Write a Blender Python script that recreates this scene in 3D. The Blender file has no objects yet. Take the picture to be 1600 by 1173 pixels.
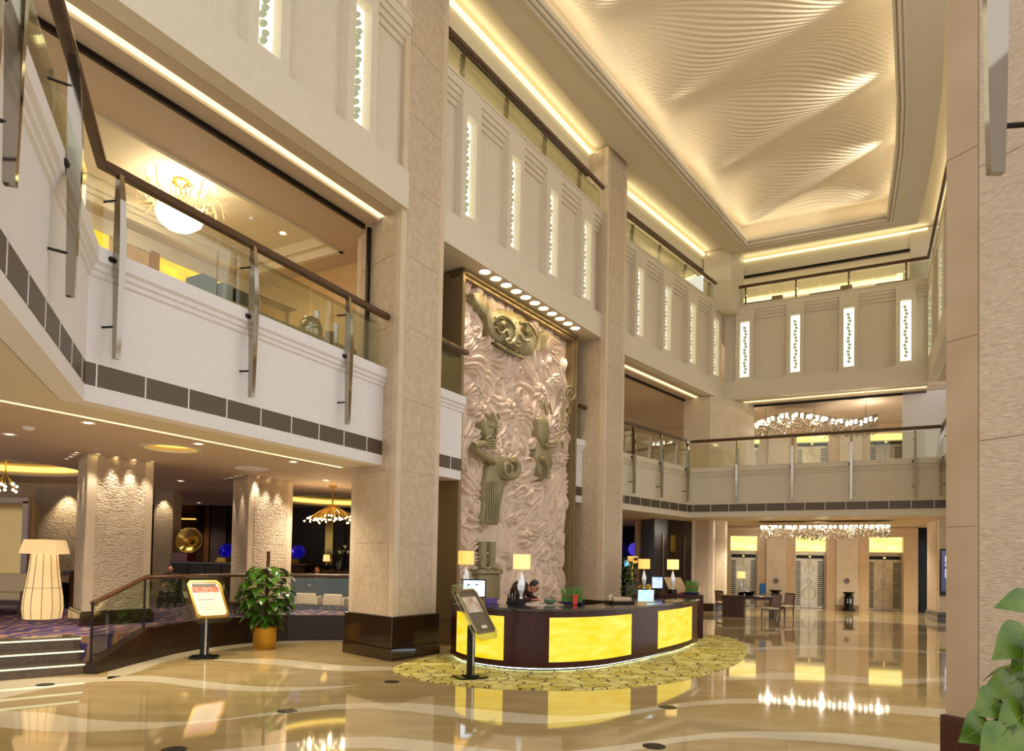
import bpy, bmesh, math, random
import numpy as np
from mathutils import Vector, Matrix
random.seed(7)
S = bpy.context.scene
COL = S.collection

# ---------------------------------------------------------------- camera
FPX, CYP, EYE = 1100.0, 846.2, 1.8
TH, RO = math.atan(FPX / 38000), math.atan(0.0192)
FW = np.array([0, math.cos(TH), math.sin(TH)])
_r0 = np.array([1., 0, 0]); _u0 = np.array([0, -math.sin(TH), math.cos(TH)])
RT = math.cos(RO) * _r0 + math.sin(RO) * _u0
UP = math.cos(RO) * _u0 - math.sin(RO) * _r0
cam = bpy.data.cameras.new('camera'); camo = bpy.data.objects.new('camera', cam); COL.objects.link(camo)
cam.sensor_width = 36; cam.lens = FPX / 1600 * 36; cam.sensor_fit = 'HORIZONTAL'
cam.shift_y = (CYP - 586.5) / 1600; cam.clip_start = 0.05; cam.clip_end = 200
camo.matrix_world = Matrix(((RT[0], UP[0], -FW[0], 0), (RT[1], UP[1], -FW[1], 0), (RT[2], UP[2], -FW[2], EYE), (0, 0, 0, 1)))
S.camera = camo
# ---------------------------------------------------------------- world, exposure
S.view_settings.view_transform = 'Standard'; S.view_settings.look = 'None'
S.view_settings.gamma = 1; S.view_settings.exposure = 0.38; S.view_settings.use_curve_mapping = False
W = bpy.data.worlds.new('world'); S.world = W; W.use_nodes = True
W.node_tree.nodes['Background'].inputs[0].default_value = (1.0, 0.97, 0.94, 1)
W.node_tree.nodes['Background'].inputs[1].default_value = 1.0
WARM = (1.0, 0.78, 0.50); SOFT = (1.0, 0.86, 0.66)
def aim(o, loc, tgt):
    d = Vector(tgt) - Vector(loc); o.location = loc
    o.rotation_euler = d.to_track_quat('-Z', 'Y').to_euler()
def lamp(kind, loc, energy, color=WARM, tgt=None, size=.1, sy=None, angle=80, blend=.6, name=None):
    L = bpy.data.lights.new(name or kind.lower() + '_lamp', kind); L.energy = energy; L.color = color
    if kind == 'AREA':
        L.size = size
        if sy: L.shape = 'RECTANGLE'; L.size_y = sy
    else: L.shadow_soft_size = size
    if kind == 'SPOT': L.spot_size = math.radians(angle); L.spot_blend = blend
    o = bpy.data.objects.new(L.name, L); COL.objects.link(o)
    aim(o, loc, tgt if tgt is not None else (loc[0], loc[1], loc[2] - 1))
    return o
def strip_lamp(a, b, d, energy, color=WARM, w=.06):
    """a long thin lamp lying between two points, shining along d"""
    a, b, d = Vector(a), Vector(b), Vector(d).normalized()
    L = bpy.data.lights.new('cove_lamp', 'AREA'); L.shape = 'RECTANGLE'; L.size = (b - a).length; L.size_y = w
    L.energy = energy; L.color = color
    o = bpy.data.objects.new('cove_lamp', L); COL.objects.link(o)
    x = (b - a).normalized(); z = -d; y = z.cross(x).normalized(); z = x.cross(y)
    M = Matrix((x, y, z)).transposed().to_4x4(); M.translation = (a + b) / 2
    o.matrix_world = M
    return o
# pixel helpers used to read real positions off the photograph
def ray(x, y): return FW + RT * ((x - 800) / FPX) + UP * ((CYP - y) / FPX)
def P(x, y, z):
    d = ray(x, y); t = (z - EYE) / d[2]; return np.array([d[0] * t, d[1] * t, z])
def P2(x, y, z): return P(x, y, z)[:2]
def PY(x, y, Y):
    d = ray(x, y); t = Y / d[1]; return np.array([d[0] * t, Y, EYE + d[2] * t])
def rightn(A, B):
    d = np.array(B[:2], float) - np.array(A[:2], float); d /= np.hypot(*d); return np.array([d[1], -d[0]])
def ONP(x, y, A, B, off=0.0):
    """point where the sight line meets the upright plane through A-B, moved off towards the atrium"""
    n = rightn(A, B); A = np.array(A[:2], float) + n * off
    d = ray(x, y); t = (A @ n) / (d[:2] @ n)
    return np.array([d[0] * t, d[1] * t, EYE + d[2] * t])
def along(A, B, p):
    d = np.array(B[:2], float) - np.array(A[:2], float); d /= np.hypot(*d); return (np.array(p[:2]) - np.array(A[:2], float)) @ d
def at(A, B, s, off=0.0):
    d = np.array(B[:2], float) - np.array(A[:2], float); d /= np.hypot(*d)
    return np.array(A[:2], float) + d * s + rightn(A, B) * off
def off_poly(pts, o):
    """offset an open polyline sideways (positive = to the right of travel, into the atrium)"""
    pts = [np.array(p[:2], float) for p in pts]; out = []
    for i, p in enumerate(pts):
        if i == 0: out.append(p + rightn(p, pts[1]) * o)
        elif i == len(pts) - 1: out.append(p + rightn(pts[i - 1], p) * o)
        else:
            a, b = rightn(pts[i - 1], p), rightn(p, pts[i + 1]); m = a + b; m /= np.hypot(*m)
            out.append(p + m * (o / max(.3, m @ a)))
    return out

# ---------------------------------------------------------------- mesh builder
def lin(c):
    return tuple((v / 12.92 if v <= .04045 else ((v + .055) / 1.055) ** 2.4) for v in c)
class MB:
    def __init__(s): s.v = []; s.f = []; s.m = []; s.mi = 0
    def add(s, vs, fs):
        n = len(s.v); s.v += [tuple(float(q) for q in v) for v in vs]
        s.f += [tuple(i + n for i in f) for f in fs]; s.m += [s.mi] * len(fs)
    def hexa(s, b, t):
        s.add(list(b) + list(t), [(3, 2, 1, 0), (4, 5, 6, 7), (0, 1, 5, 4), (1, 2, 6, 5), (2, 3, 7, 6), (3, 0, 4, 7)])
    def box(s, c, sz, rz=0.0):
        cx, cy, cz = c; hx, hy, hz = sz[0] / 2, sz[1] / 2, sz[2] / 2; co, si = math.cos(rz), math.sin(rz)
        q = [(cx + x * co - y * si, cy + x * si + y * co) for x, y in ((-hx, -hy), (hx, -hy), (hx, hy), (-hx, hy))]
        s.hexa([(x, y, cz - hz) for x, y in q], [(x, y, cz + hz) for x, y in q])
    def prism(s, poly, z0, z1):
        n = len(poly)
        area = sum(poly[i][0] * poly[(i + 1) % n][1] - poly[(i + 1) % n][0] * poly[i][1] for i in range(n))
        if area < 0: poly = list(poly)[::-1]
        s.add([(p[0], p[1], z0) for p in poly] + [(p[0], p[1], z1) for p in poly],
              [tuple(range(n - 1, -1, -1)), tuple(range(n, 2 * n))] + [(i, (i + 1) % n, n + (i + 1) % n, n + i) for i in range(n)])
    def bar(s, A, B, s0, s1, o0, o1, z0, z1):
        """box standing on the line A-B from s0 to s1, between offsets o0..o1"""
        s.prism([at(A, B, s0, o0), at(A, B, s1, o0), at(A, B, s1, o1), at(A, B, s0, o1)], z0, z1)
    def sweep(s, path, prof):
        """closed profile [(out, z)] carried along a plan polyline with mitred corners"""
        rings = []; n = len(prof)
        offs = [off_poly(path, o) for o, z in prof]
        for i in range(len(path)): rings.append([(offs[k][i][0], offs[k][i][1], prof[k][1]) for k in range(n)])
        vs = [v for r in rings for v in r]; fs = []
        for i in range(len(path) - 1):
            for k in range(n):
                k2 = (k + 1) % n; fs.append((i * n + k, i * n + k2, (i + 1) * n + k2, (i + 1) * n + k))
        fs.append(tuple(range(n - 1, -1, -1))); fs.append(tuple((len(path) - 1) * n + k for k in range(n)))
        s.add(vs, fs)
    def tube(s, pts, r, n=8, caps=True):
        pts = [Vector(p) for p in pts]; m = len(pts); rr = r if hasattr(r, '__len__') else [r] * m
        t = [(pts[min(i + 1, m - 1)] - pts[max(i - 1, 0)]).normalized() for i in range(m)]
        u = t[0].orthogonal().normalized(); vs = []
        for i in range(m):
            u = (u - t[i] * u.dot(t[i])); u = u.normalized() if u.length > 1e-6 else t[i].orthogonal().normalized()
            w = t[i].cross(u)
            for k in range(n):
                a = 2 * math.pi * k / n; vs.append(pts[i] + (u * math.cos(a) + w * math.sin(a)) * rr[i])
        fs = [(i * n + k, i * n + (k + 1) % n, (i + 1) * n + (k + 1) % n, (i + 1) * n + k) for i in range(m - 1) for k in range(n)]
        if caps: fs += [tuple(range(n - 1, -1, -1)), tuple((m - 1) * n + k for k in range(n))]
        s.add(vs, fs)
    def lathe(s, c, prof, n=24, sx=1, sy=1, wob=None, caps=True):
        vs = []; m = len(prof)
        for r, z in prof:
            for k in range(n):
                a = 2 * math.pi * k / n; q = r * (wob(a, z) if wob else 1)
                vs.append((c[0] + q * math.cos(a) * sx, c[1] + q * math.sin(a) * sy, c[2] + z))
        fs = [(i * n + k, i * n + (k + 1) % n, (i + 1) * n + (k + 1) % n, (i + 1) * n + k) for i in range(m - 1) for k in range(n)]
        if not caps: fs += [((m - 1) * n + k, (m - 1) * n + (k + 1) % n, (k + 1) % n, k) for k in range(n)]
        if caps and prof[0][0] > 1e-4: fs.append(tuple(range(n - 1, -1, -1)))
        if caps and prof[-1][0] > 1e-4: fs.append(tuple((m - 1) * n + k for k in range(n)))
        s.add(vs, fs)
    def ball(s, c, r, n=12, m=8):
        r = r if hasattr(r, '__len__') else (r, r, r)
        vs = [(c[0], c[1], c[2] - r[2])]
        for i in range(1, m):
            p = math.pi * i / m
            for k in range(n):
                a = 2 * math.pi * k / n
                vs.append((c[0] + r[0] * math.sin(p) * math.cos(a), c[1] + r[1] * math.sin(p) * math.sin(a), c[2] - r[2] * math.cos(p)))
        vs.append((c[0], c[1], c[2] + r[2])); e = len(vs) - 1
        fs = [(0, 1 + (k + 1) % n, 1 + k) for k in range(n)]
        fs += [(1 + i * n + k, 1 + i * n + (k + 1) % n, 1 + (i + 1) * n + (k + 1) % n, 1 + (i + 1) * n + k) for i in range(m - 2) for k in range(n)]
        fs += [(e, 1 + (m - 2) * n + k, 1 + (m - 2) * n + (k + 1) % n) for k in range(n)]
        s.add(vs, fs)
    def grid(s, rows):
        h, w = len(rows), len(rows[0]); s.add([v for r in rows for v in r],
            [(i * w + j, i * w + j + 1, (i + 1) * w + j + 1, (i + 1) * w + j) for i in range(h - 1) for j in range(w - 1)])
    def build(s, name, mat, parent=None, smooth=None, bevel=0, solid=0, remesh=0, uvs=None):
        me = bpy.data.meshes.new(name)
        off = Vector((0, 0, 0))
        if parent is not None:
            q = parent
            while q is not None: off += q.location; q = q.parent
        me.from_pydata([tuple(Vector(v) - off) for v in s.v], [], s.f)
        mats = mat if isinstance(mat, (list, tuple)) else [mat]
        for m in mats: me.materials.append(m)
        if len(mats) > 1: me.polygons.foreach_set('material_index', s.m)
        if smooth is not None:
            me.polygons.foreach_set('use_smooth', [True] * len(me.polygons))
            if smooth < 180: me.set_sharp_from_angle(angle=math.radians(smooth))
        bm = bmesh.new(); bm.from_mesh(me); bmesh.ops.recalc_face_normals(bm, faces=bm.faces); bm.to_mesh(me); bm.free()
        me.update()
        o = bpy.data.objects.new(name, me); COL.objects.link(o)
        if parent is not None: o.parent = parent
        if solid:
            d = o.modifiers.new('solid', 'SOLIDIFY'); d.thickness = solid; d.offset = 0
        if bevel:
            d = o.modifiers.new('bevel', 'BEVEL'); d.width = bevel; d.segments = 2; d.limit_method = 'ANGLE'; d.angle_limit = math.radians(40)
        if remesh:
            d = o.modifiers.new('remesh', 'REMESH'); d.mode = 'VOXEL'; d.voxel_size = remesh; d.use_smooth_shade = True
        return o
def thing(name, label, cat, loc=(0, 0, 0), group=None):
    o = bpy.data.objects.new(name, None); COL.objects.link(o); o.empty_display_size = .1
    o.location = tuple(float(v) for v in loc); o['label'] = label; o['category'] = cat
    if group: o['group'] = group
    return o
def tag(o, label, cat, group=None):
    o['label'] = label; o['category'] = cat
    if group: o['group'] = group
    return o
def struct(name, mb, mat, **k):
    o = mb.build(name, mat, **k); o['kind'] = 'structure'; return o
def dup(root, loc, rz=0.0, label=None, group=None, scale=None):
    r = root.copy(); COL.objects.link(r); r.location = tuple(float(v) for v in loc); r.rotation_euler = (0, 0, rz)
    if scale: r.scale = scale if hasattr(scale, '__len__') else (scale,) * 3
    if label: r['label'] = label
    if group: r['group'] = group
    for ch in list(root.children):
        c = ch.copy(); COL.objects.link(c); c.parent = r
        for g in list(ch.children):
            d = g.copy(); COL.objects.link(d); d.parent = c
    return r
ORD = ['first', 'second', 'third', 'fourth', 'fifth', 'sixth', 'seventh', 'eighth', 'ninth', 'tenth', 'eleventh', 'twelfth']

# ---------------------------------------------------------------- materials
def mat(name, col, rough=.5, metal=0.0, emit=None, es=0.0, bump=None, noise=None, spec=.5, srgb=True, coat=0.0, trans=0.0):
    m = bpy.data.materials.new(name); m.use_nodes = True; nt = m.node_tree; b = nt.nodes['Principled BSDF']
    c = lin(col) if srgb else col
    b.inputs['Base Color'].default_value = (*c, 1); b.inputs['Roughness'].default_value = rough; b.inputs['Metallic'].default_value = metal
    b.inputs['Specular IOR Level'].default_value = spec; b.inputs['Coat Weight'].default_value = coat; b.inputs['Coat Roughness'].default_value = .05
    b.inputs['Transmission Weight'].default_value = trans
    if emit: b.inputs['Emission Color'].default_value = (*lin(emit), 1); b.inputs['Emission Strength'].default_value = es
    tc = nt.nodes.new('ShaderNodeTexCoord')
    if noise:
        sc, c2, amt = noise[:3]
        n = nt.nodes.new('ShaderNodeTexNoise'); n.inputs['Scale'].default_value = sc; n.inputs['Detail'].default_value = 6
        mp = nt.nodes.new('ShaderNodeMapping'); mp.inputs['Scale'].default_value = noise[3] if len(noise) > 3 else (1, 1, 1)
        r = nt.nodes.new('ShaderNodeMapRange'); r.inputs[1].default_value = .35; r.inputs[2].default_value = .65; r.inputs[4].default_value = amt
        x = nt.nodes.new('ShaderNodeMix'); x.data_type = 'RGBA'; x.inputs[6].default_value = (*c, 1); x.inputs[7].default_value = (*lin(c2), 1)
        nt.links.new(tc.outputs['Object'], mp.inputs[0]); nt.links.new(mp.outputs[0], n.inputs[0]); nt.links.new(n.outputs[0], r.inputs[0])
        nt.links.new(r.outputs[0], x.inputs[0]); nt.links.new(x.outputs[2], b.inputs['Base Color'])
    if bump:
        sc, st, dist = bump[:3]
        n = nt.nodes.new('ShaderNodeTexNoise'); n.inputs['Scale'].default_value = sc; n.inputs['Detail'].default_value = 3
        mp = nt.nodes.new('ShaderNodeMapping'); mp.inputs['Scale'].default_value = bump[3] if len(bump) > 3 else (1, 1, 1)
        bp = nt.nodes.new('ShaderNodeBump'); bp.inputs['Strength'].default_value = st; bp.inputs['Distance'].default_value = dist
        nt.links.new(tc.outputs['Object'], mp.inputs[0]); nt.links.new(mp.outputs[0], n.inputs[0]); nt.links.new(n.outputs[0], bp.inputs['Height'])
        nt.links.new(bp.outputs[0], b.inputs['Normal'])
    return m
def glass_mat(name, tint, gloss=.10):
    m = bpy.data.materials.new(name); m.use_nodes = True; nt = m.node_tree; nt.nodes.clear()
    o = nt.nodes.new('ShaderNodeOutputMaterial'); t = nt.nodes.new('ShaderNodeBsdfTransparent'); g = nt.nodes.new('ShaderNodeBsdfGlossy')
    t.inputs[0].default_value = (*tint, 1); g.inputs['Roughness'].default_value = .02; g.inputs[0].default_value = (.95, 1, .95, 1)
    f = nt.nodes.new('ShaderNodeFresnel'); f.inputs[0].default_value = 1.35
    a = nt.nodes.new('ShaderNodeMath'); a.operation = 'MULTIPLY_ADD'; a.inputs[1].default_value = .45; a.inputs[2].default_value = gloss * .3
    x = nt.nodes.new('ShaderNodeMixShader')
    nt.links.new(f.outputs[0], a.inputs[0]); nt.links.new(a.outputs[0], x.inputs[0]); nt.links.new(t.outputs[0], x.inputs[1]); nt.links.new(g.outputs[0], x.inputs[2])
    nt.links.new(x.outputs[0], o.inputs[0]); return m
def glow(name, col, st, pat=None):
    m = mat(name, col, .4, emit=col, es=st)
    if pat:
        nt = m.node_tree; b = nt.nodes['Principled BSDF']; tc = nt.nodes.new('ShaderNodeTexCoord')
        n = nt.nodes.new('ShaderNodeTexNoise'); n.inputs['Scale'].default_value = pat[0]; n.inputs['Detail'].default_value = 5
        mp = nt.nodes.new('ShaderNodeMapping'); mp.inputs['Scale'].default_value = pat[2]
        x = nt.nodes.new('ShaderNodeMix'); x.data_type = 'RGBA'; x.inputs[6].default_value = (*lin(col), 1); x.inputs[7].default_value = (*lin(pat[1]), 1)
        r = nt.nodes.new('ShaderNodeMapRange'); r.inputs[1].default_value = .35; r.inputs[2].default_value = .68
        nt.links.new(tc.outputs['Object'], mp.inputs[0]); nt.links.new(mp.outputs[0], n.inputs[0]); nt.links.new(n.outputs[0], r.inputs[0])
        nt.links.new(r.outputs[0], x.inputs[0]); nt.links.new(x.outputs[2], b.inputs['Emission Color']); b.inputs['Base Color'].default_value = (*[q * .35 for q in lin(col)], 1)
    return m
M = {}
M['stone'] = mat('cream_stone', (.80, .73, .63), .45, noise=(9, (.70, .61, .50), .6), bump=(70, .25, .01))
M['stone_edge'] = mat('smooth_cream_stone', (.84, .77, .67), .4, noise=(3, (.78, .70, .58), .5))
M['rough'] = mat('chiselled_stone', (.88, .80, .70), .9, spec=.15, bump=(14, 1.0, .10, (1, 1, 2.6)), noise=(14, (.74, .64, .52), .5, (1, 1, 2.6)))
M['comb'] = mat('combed_stone', (.88, .80, .70), .7, bump=(16, .8, .03, (1, 1, 9)), noise=(16, (.76, .66, .55), .7, (1, 1, 8)))
M['beige'] = mat('beige_stone', (.80, .68, .50), .45, noise=(4, (.72, .59, .41), .6))
M['tan'] = mat('tan_stone', (.80, .69, .54), .35, noise=(6, (.74, .62, .46), .5))
M['white'] = mat('white_plaster', (.90, .885, .885), .6, noise=(12, (.87, .855, .85), .5))
M['band'] = mat('ivory_plaster', (.86, .82, .74), .6, noise=(10, (.83, .78, .69), .5), bump=(120, .06, .005))
M['ceil'] = mat('ceiling_plaster', (.83, .79, .70), .7)
M['brownceil'] = mat('taupe_ceiling_paint', (.78, .70, .61), .7)
M['wave'] = mat('wave_ceiling_plaster', (.88, .82, .71), .55)
M['granite'] = mat('dark_granite', (.15, .105, .07), .12, noise=(60, (.24, .17, .11), .8), coat=.3)
M['wood'] = mat('dark_wood', (.35, .22, .125), .3, noise=(7, (.22, .13, .07), .9, (1, 1, 12)), coat=.2)
M['deskwood'] = mat('mahogany', (.27, .11, .08), .25, noise=(5, (.18, .065, .05), .8, (5, 5, 1)), spec=.3)
M['steel'] = mat('mirror_steel', (.66, .63, .58), .08, 1.0)
M['brushed'] = mat('brushed_steel', (.66, .60, .50), .32, 1.0)
M['darkmetal'] = mat('dark_metal', (.13, .11, .09), .35, .6)
M['black'] = mat('black_lacquer', (.03, .03, .03), .3, spec=.25)
M['darkwall'] = mat('dark_brown_panel', (.19, .12, .075), .3, noise=(3, (.12, .075, .05), .8), spec=.25)
M['gold'] = mat('gold_lacquer', (.75, .58, .22), .28, .85)
M['brass'] = mat('brass', (.86, .70, .36), .22, 1.0)
M['reliefstone'] = mat('pink_sandstone', (.90, .81, .73), .5, noise=(5, (.84, .74, .65), .6))
M['reliefgold'] = mat('pale_gold_bronze', (.62, .575, .43), .45, .2, noise=(8, (.52, .48, .34), .6))
M['glass'] = glass_mat('clear_glass', (.93, .94, .88)); M['greenglass'] = glass_mat('green_edge_glass', (.84, .92, .82), .15)
M['cove'] = glow('cove_or_fill_light', (1.0, .94, .70), 1.25); M['lens'] = glow('lamp_lens', (1.0, .95, .82), 3.0)
M['wall_light'] = glow('frosted_light_panel', (1.0, .99, .91), .95)
M['bead'] = mat('glass_disc', (.60, .63, .54), .25, 0, emit=(.72, .75, .62), es=.22)
M['yellow'] = glow('amber_onyx', (1.0, .84, .05), .70, (2.2, (1.0, .93, .38), (1, 1, 4)))
M['onyx'] = glow('pale_onyx', (1.0, .88, .42), 1.1, (1.6, (1.0, .96, .66), (1, 1, 2.5)))
M['shade'] = glow('fabric_lampshade', (1.0, .74, .38), .78); M['shade2'] = glow('bright_fabric_lampshade', (1.0, .83, .52), .82)
M['paper'] = glow('paper_lantern', (.98, .83, .58), .55)
M['leaf'] = mat('green_leaf', (.16, .31, .06), .25, noise=(6, (.30, .45, .12), .9)); M['leafdark'] = mat('deep_green_leaf', (.22, .36, .08), .3, noise=(5, (.42, .50, .14), .9))
M['crystal'] = mat('cut_crystal', (.92, .93, .95), .05, .35, spec=1)
M['skin'] = mat('skin', (.80, .55, .42), .5); M['hair'] = mat('black_hair', (.06, .045, .04), .4); M['suit'] = mat('dark_suit', (.10, .075, .07), .7)
M['linen'] = mat('cream_linen', (.88, .82, .70), .8); M['redpaper'] = mat('red_card', (.88, .22, .13), .5)
M['soil'] = mat('potting_soil', (.12, .08, .05), .9)
# ================================================================ lamps of the place (large)
# ---------------------------------------------------------------- plan of the atrium
Z2B, Z2T, Z2F = 3.53, 5.30, 5.0          # lower gallery: underside, ledge, floor
Z3B, Z3T, Z3F = 8.16, 11.70, 11.4        # upper gallery
E2A = [(-2.77, 3.0), (-4.86, 7.9), (-2.40, 12.92)]
E2S1 = [(-2.0, 13.45), (-1.12, 14.98)]
E2S2 = [(1.62, 19.62), (2.45, 20.62)]
E2B = [(3.0, 21.55), (3.65, 22.3), (6.37, 25.3), (13.34, 21.64), (10.4, 15.4)]
E3A = [(-6.3, 4.95), (-4.64, 7.9), (-2.0, 12.6)]
E3B = [(-1.80, 13.32), (-1.43, 13.88), (2.62, 20.0)]
E3C = [(3.2, 21.06), (3.48, 21.39), (8.0, 26.85), (14.0, 23.7), (11.3, 18.3), (8.9, 13.5)]
b1A, b1B = (-4.64, 7.9), (-2.15, 12.32)
b2A, b2B = (-1.43, 13.88), (2.59, 19.95)
b3A, b3B = (3.48, 21.39), (8.0, 26.85)
fA, fB = (8.0, 26.85), (14.0, 23.7)
rA, rB = (14.0, 23.7), (11.3, 18.3)
EA, EB = P2(1267, 951, 0), P2(1385, 955, 0)           # lift wall, right to left order fixed below
_d = (EB - EA) / np.hypot(*(EB - EA)); EA, EB = EA - _d * 6.5, EB + _d * 6

# ---------------------------------------------------------------- floor with inlaid ribbons
def ribbon(mb, up, lo, z):
    """pale marble ribbon between two edges, smooth curves through the given floor points"""
    def smooth(pts, n=28):
        x = np.array([p[0] for p in pts], float); y = np.array([p[1] for p in pts], float)
        d = np.gradient(y, x); xs = np.linspace(x[0], x[-1], n); ys = []
        for q in xs:
            i = min(max(np.searchsorted(x, q) - 1, 0), len(x) - 2); h = x[i + 1] - x[i]; t = (q - x[i]) / h
            ys.append((2*t**3-3*t**2+1)*y[i] + (t**3-2*t**2+t)*h*d[i] + (-2*t**3+3*t**2)*y[i+1] + (t**3-t**2)*h*d[i+1])
        return list(zip(xs, ys))
    a, b = smooth(up), smooth(lo)
    mb.grid([[P(x, y, 0) + np.array([0, 0, z]) for x, y in a], [P(x, y, 0) + np.array([0, 0, z]) for x, y in b]])
fm = mat('polished_tan_marble', (.80, .71, .50), .04, noise=(1.1, (.72, .61, .40), .8, (1, 2.6, 1)), spec=.6, coat=.2)
fc = mat('polished_cream_marble', (.93, .88, .74), .04, noise=(.9, (.89, .83, .68), .5), spec=.6, coat=.2)
fl = MB(); fl.add([(-14, 0, 0), (20, 0, 0), (24, 38, 0), (-14, 38, 0)], [(0, 1, 2, 3)])
fl.mi = 1
ribbon(fl, [(335,1030),(382,1029),(445,1030),(495,1035),(545,1039.5),(612,1041.5)], [(335,1031.5),(382,1035),(445,1040),(495,1046),(545,1048),(612,1047)], .0008)
ribbon(fl, [(0,1064),(70,1059),(140,1057.5),(240,1056),(300,1061.5),(400,1072),(490,1073),(569,1069.5)], [(0,1092),(60,1078),(140,1066),(240,1065.5),(320,1075.5),(400,1080),(490,1077.5),(569,1070)], .0008)
U5 = [(-40,1106),(0,1109.8),(60,1112),(140,1124),(240,1128),(340,1123.8),(441,1109.8),(521,1100),(590,1097.5),(641,1098),(728,1105.6),(800,1113),(860,1118),(935,1116.5),(1029,1102.5),(1136,1091.5),(1300,1096),(1482,1108)]
L5 = [(-40,1132),(0,1136),(60,1142),(160,1142.5),(240,1138),(340,1126),(441,1116),(521,1108),(600,1107.5),(654,1112.5),(747,1125),(800,1129),(860,1130.5),(954,1122),(1029,1109),(1136,1099),(1300,1106),(1482,1122)]
ribbon(fl, U5, L5, .0008)
ribbon(fl, [(330,1172),(400,1166),(481,1156),(560,1150.5),(654,1155),(747,1168),(860,1174),(991,1161),(1085,1147.5),(1160,1142),(1240,1143.5),(1320,1145.6),(1400,1153.6),(1482,1165)],
       [(330,1190),(400,1184),(481,1174),(560,1168),(654,1174),(747,1186),(860,1187),(991,1172),(1085,1156),(1160,1152),(1240,1156),(1320,1162),(1400,1171),(1482,1184)], .0008)
ribbon(fl, [(1130,1056),(1200,1051),(1300,1054),(1400,1060),(1482,1058)], [(1130,1063),(1200,1061),(1300,1064),(1400,1069),(1482,1064)], .0008)
ribbon(fl, [(1165,1012),(1260,1008),(1350,1011),(1482,1018)], [(1165,1016),(1260,1013.5),(1350,1016),(1482,1021)], .0008)
ribbon(fl, [(1105,980),(1180,978),(1300,984),(1400,988),(1482,986)], [(1105,984),(1180,982.5),(1300,988),(1400,992),(1482,989)], .0008)
ribbon(fl, [(1100,962),(1200,966),(1330,966),(1482,976)], [(1100,966),(1200,969),(1330,971),(1482,979)], .0008)
cream_edge = [(168,1050),(200,1040),(240,1029),(281,1019.6),(320,1012.5),(357,1007.5),(400,1003),(441,1000.6),(490,999.6),(540,1000)]
ribbon(fl, cream_edge, [(168,1061),(208,1052),(250,1036),(300,1024),(350,1015),(400,1008.5),(441,1005),(480,1003),(510,1002),(545,1001.8)], .0008)
flo = struct('floor', fl, [fm, fc])

# ---------------------------------------------------------------- big slabs and ceilings
def plate(name, poly, z0, z1, m):
    b = MB(); b.prism([tuple(p) for p in poly], z0, z1); return struct(name, b, m)
E2ALL = E2A + [E2S1[1]] + E2S2[:1] + E2S2[1:] + E2B[1:]
in2 = off_poly(E2ALL, -1.02)
out2 = [(16, 13.5), (26, 28), (20, 40), (-4, 40), (-24, 27), (-24, 3)]
plate('ceiling', in2 + out2, 3.60, 3.9, M['brownceil'])
plate('ceiling', off_poly(E2ALL, -.3) + out2, 4.7, Z2F, M['ceil'])
b = MB(); b.sweep(E2A, [(-.90, Z2B), (-.26, Z2B), (-.26, Z2B + .1), (-.90, Z2B + .1)]); b.sweep(E2S1, [(-.9, Z2B), (-.26, Z2B), (-.26, Z2B + .1), (-.9, Z2B + .1)])
b.sweep(E2S2, [(-.9, Z2B), (-.26, Z2B), (-.26, Z2B + .1), (-.9, Z2B + .1)]); b.sweep(E2B, [(-.90, Z2B), (-.26, Z2B), (-.26, Z2B + .1), (-.90, Z2B + .1)])
struct('trim_1', b, M['ceil'])
b = MB(); b.sweep(E2A, [(-1.02, 3.535), (-.90, 3.535), (-.90, 3.60), (-1.02, 3.60)])
tag(b.build('cove_or_fill_light', M['cove']), 'glowing light slot in ceiling under the white balcony of the lounge', 'cove light')
b = MB(); b.sweep(E2B[2:4], [(-1.02, 3.60), (-.90, 3.60), (-.90, 3.64), (-1.02, 3.64)])
# ---------------------------------------------------------------- lower gallery fronts
prof2 = [(0, Z2B), (0, 3.72), (-.02, 3.72), (-.02, 3.98), (0, 3.98), (0, 4.96), (.03, 4.98), (.03, 5.03), (.06, 5.05), (.06, 5.10), (.10, 5.13), (.10, Z2T), (-.25, Z2T), (-.25, Z2B)]
for nm, path in (('wall_left', E2A), ('wall_left', E2S1), ('wall_left', E2S2), ('wall_back', E2B)):
    b = MB(); b.sweep(path, prof2); struct(nm, b, M['white'] if nm == 'wall_left' else M['band'])
vent = mat('vent_slats', (.29, .25, .21), .45, .3)
_nt = vent.node_tree; _tc = _nt.nodes.new('ShaderNodeTexCoord'); _sx = _nt.nodes.new('ShaderNodeSeparateXYZ'); _mm = _nt.nodes.new('ShaderNodeMath'); _mm.operation = 'PINGPONG'; _mm.inputs[1].default_value = .011
_mr = _nt.nodes.new('ShaderNodeMapRange'); _mr.inputs[2].default_value = .011
_cx = _nt.nodes.new('ShaderNodeMix'); _cx.data_type = 'RGBA'; _cx.inputs[6].default_value = (*lin((.22, .18, .15)), 1); _cx.inputs[7].default_value = (*lin((.47, .42, .36)), 1)
_nt.links.new(_tc.outputs['Object'], _sx.inputs[0]); _nt.links.new(_sx.outputs[2], _mm.inputs[0]); _nt.links.new(_mm.outputs[0], _mr.inputs[0]); _nt.links.new(_mr.outputs[0], _cx.inputs[0]); _nt.links.new(_cx.outputs[2], _nt.nodes['Principled BSDF'].inputs['Base Color'])
def vent_run(path, label, step=.62):
    t = thing('vent_grille', label, 'vent', (*path[0], 3.72))
    b = MB(); b.sweep(path, [(-.02, 3.725), (.004, 3.725), (.004, 3.975), (-.02, 3.975)]); b.build('louvre_panel', vent, t)
    for A, B in zip(path[:-1], path[1:]):
        L = math.hypot(B[0] - A[0], B[1] - A[1]); s = .12
        while s < L:
            b = MB(); b.bar(A, B, s, s + .018, .0, .009, 3.72, 3.98); b.build('divider_strip', M['white'], t); s += step
vent_run(E2A, 'long dark louvred vent strip along the balcony above the lounge and its wing')
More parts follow.
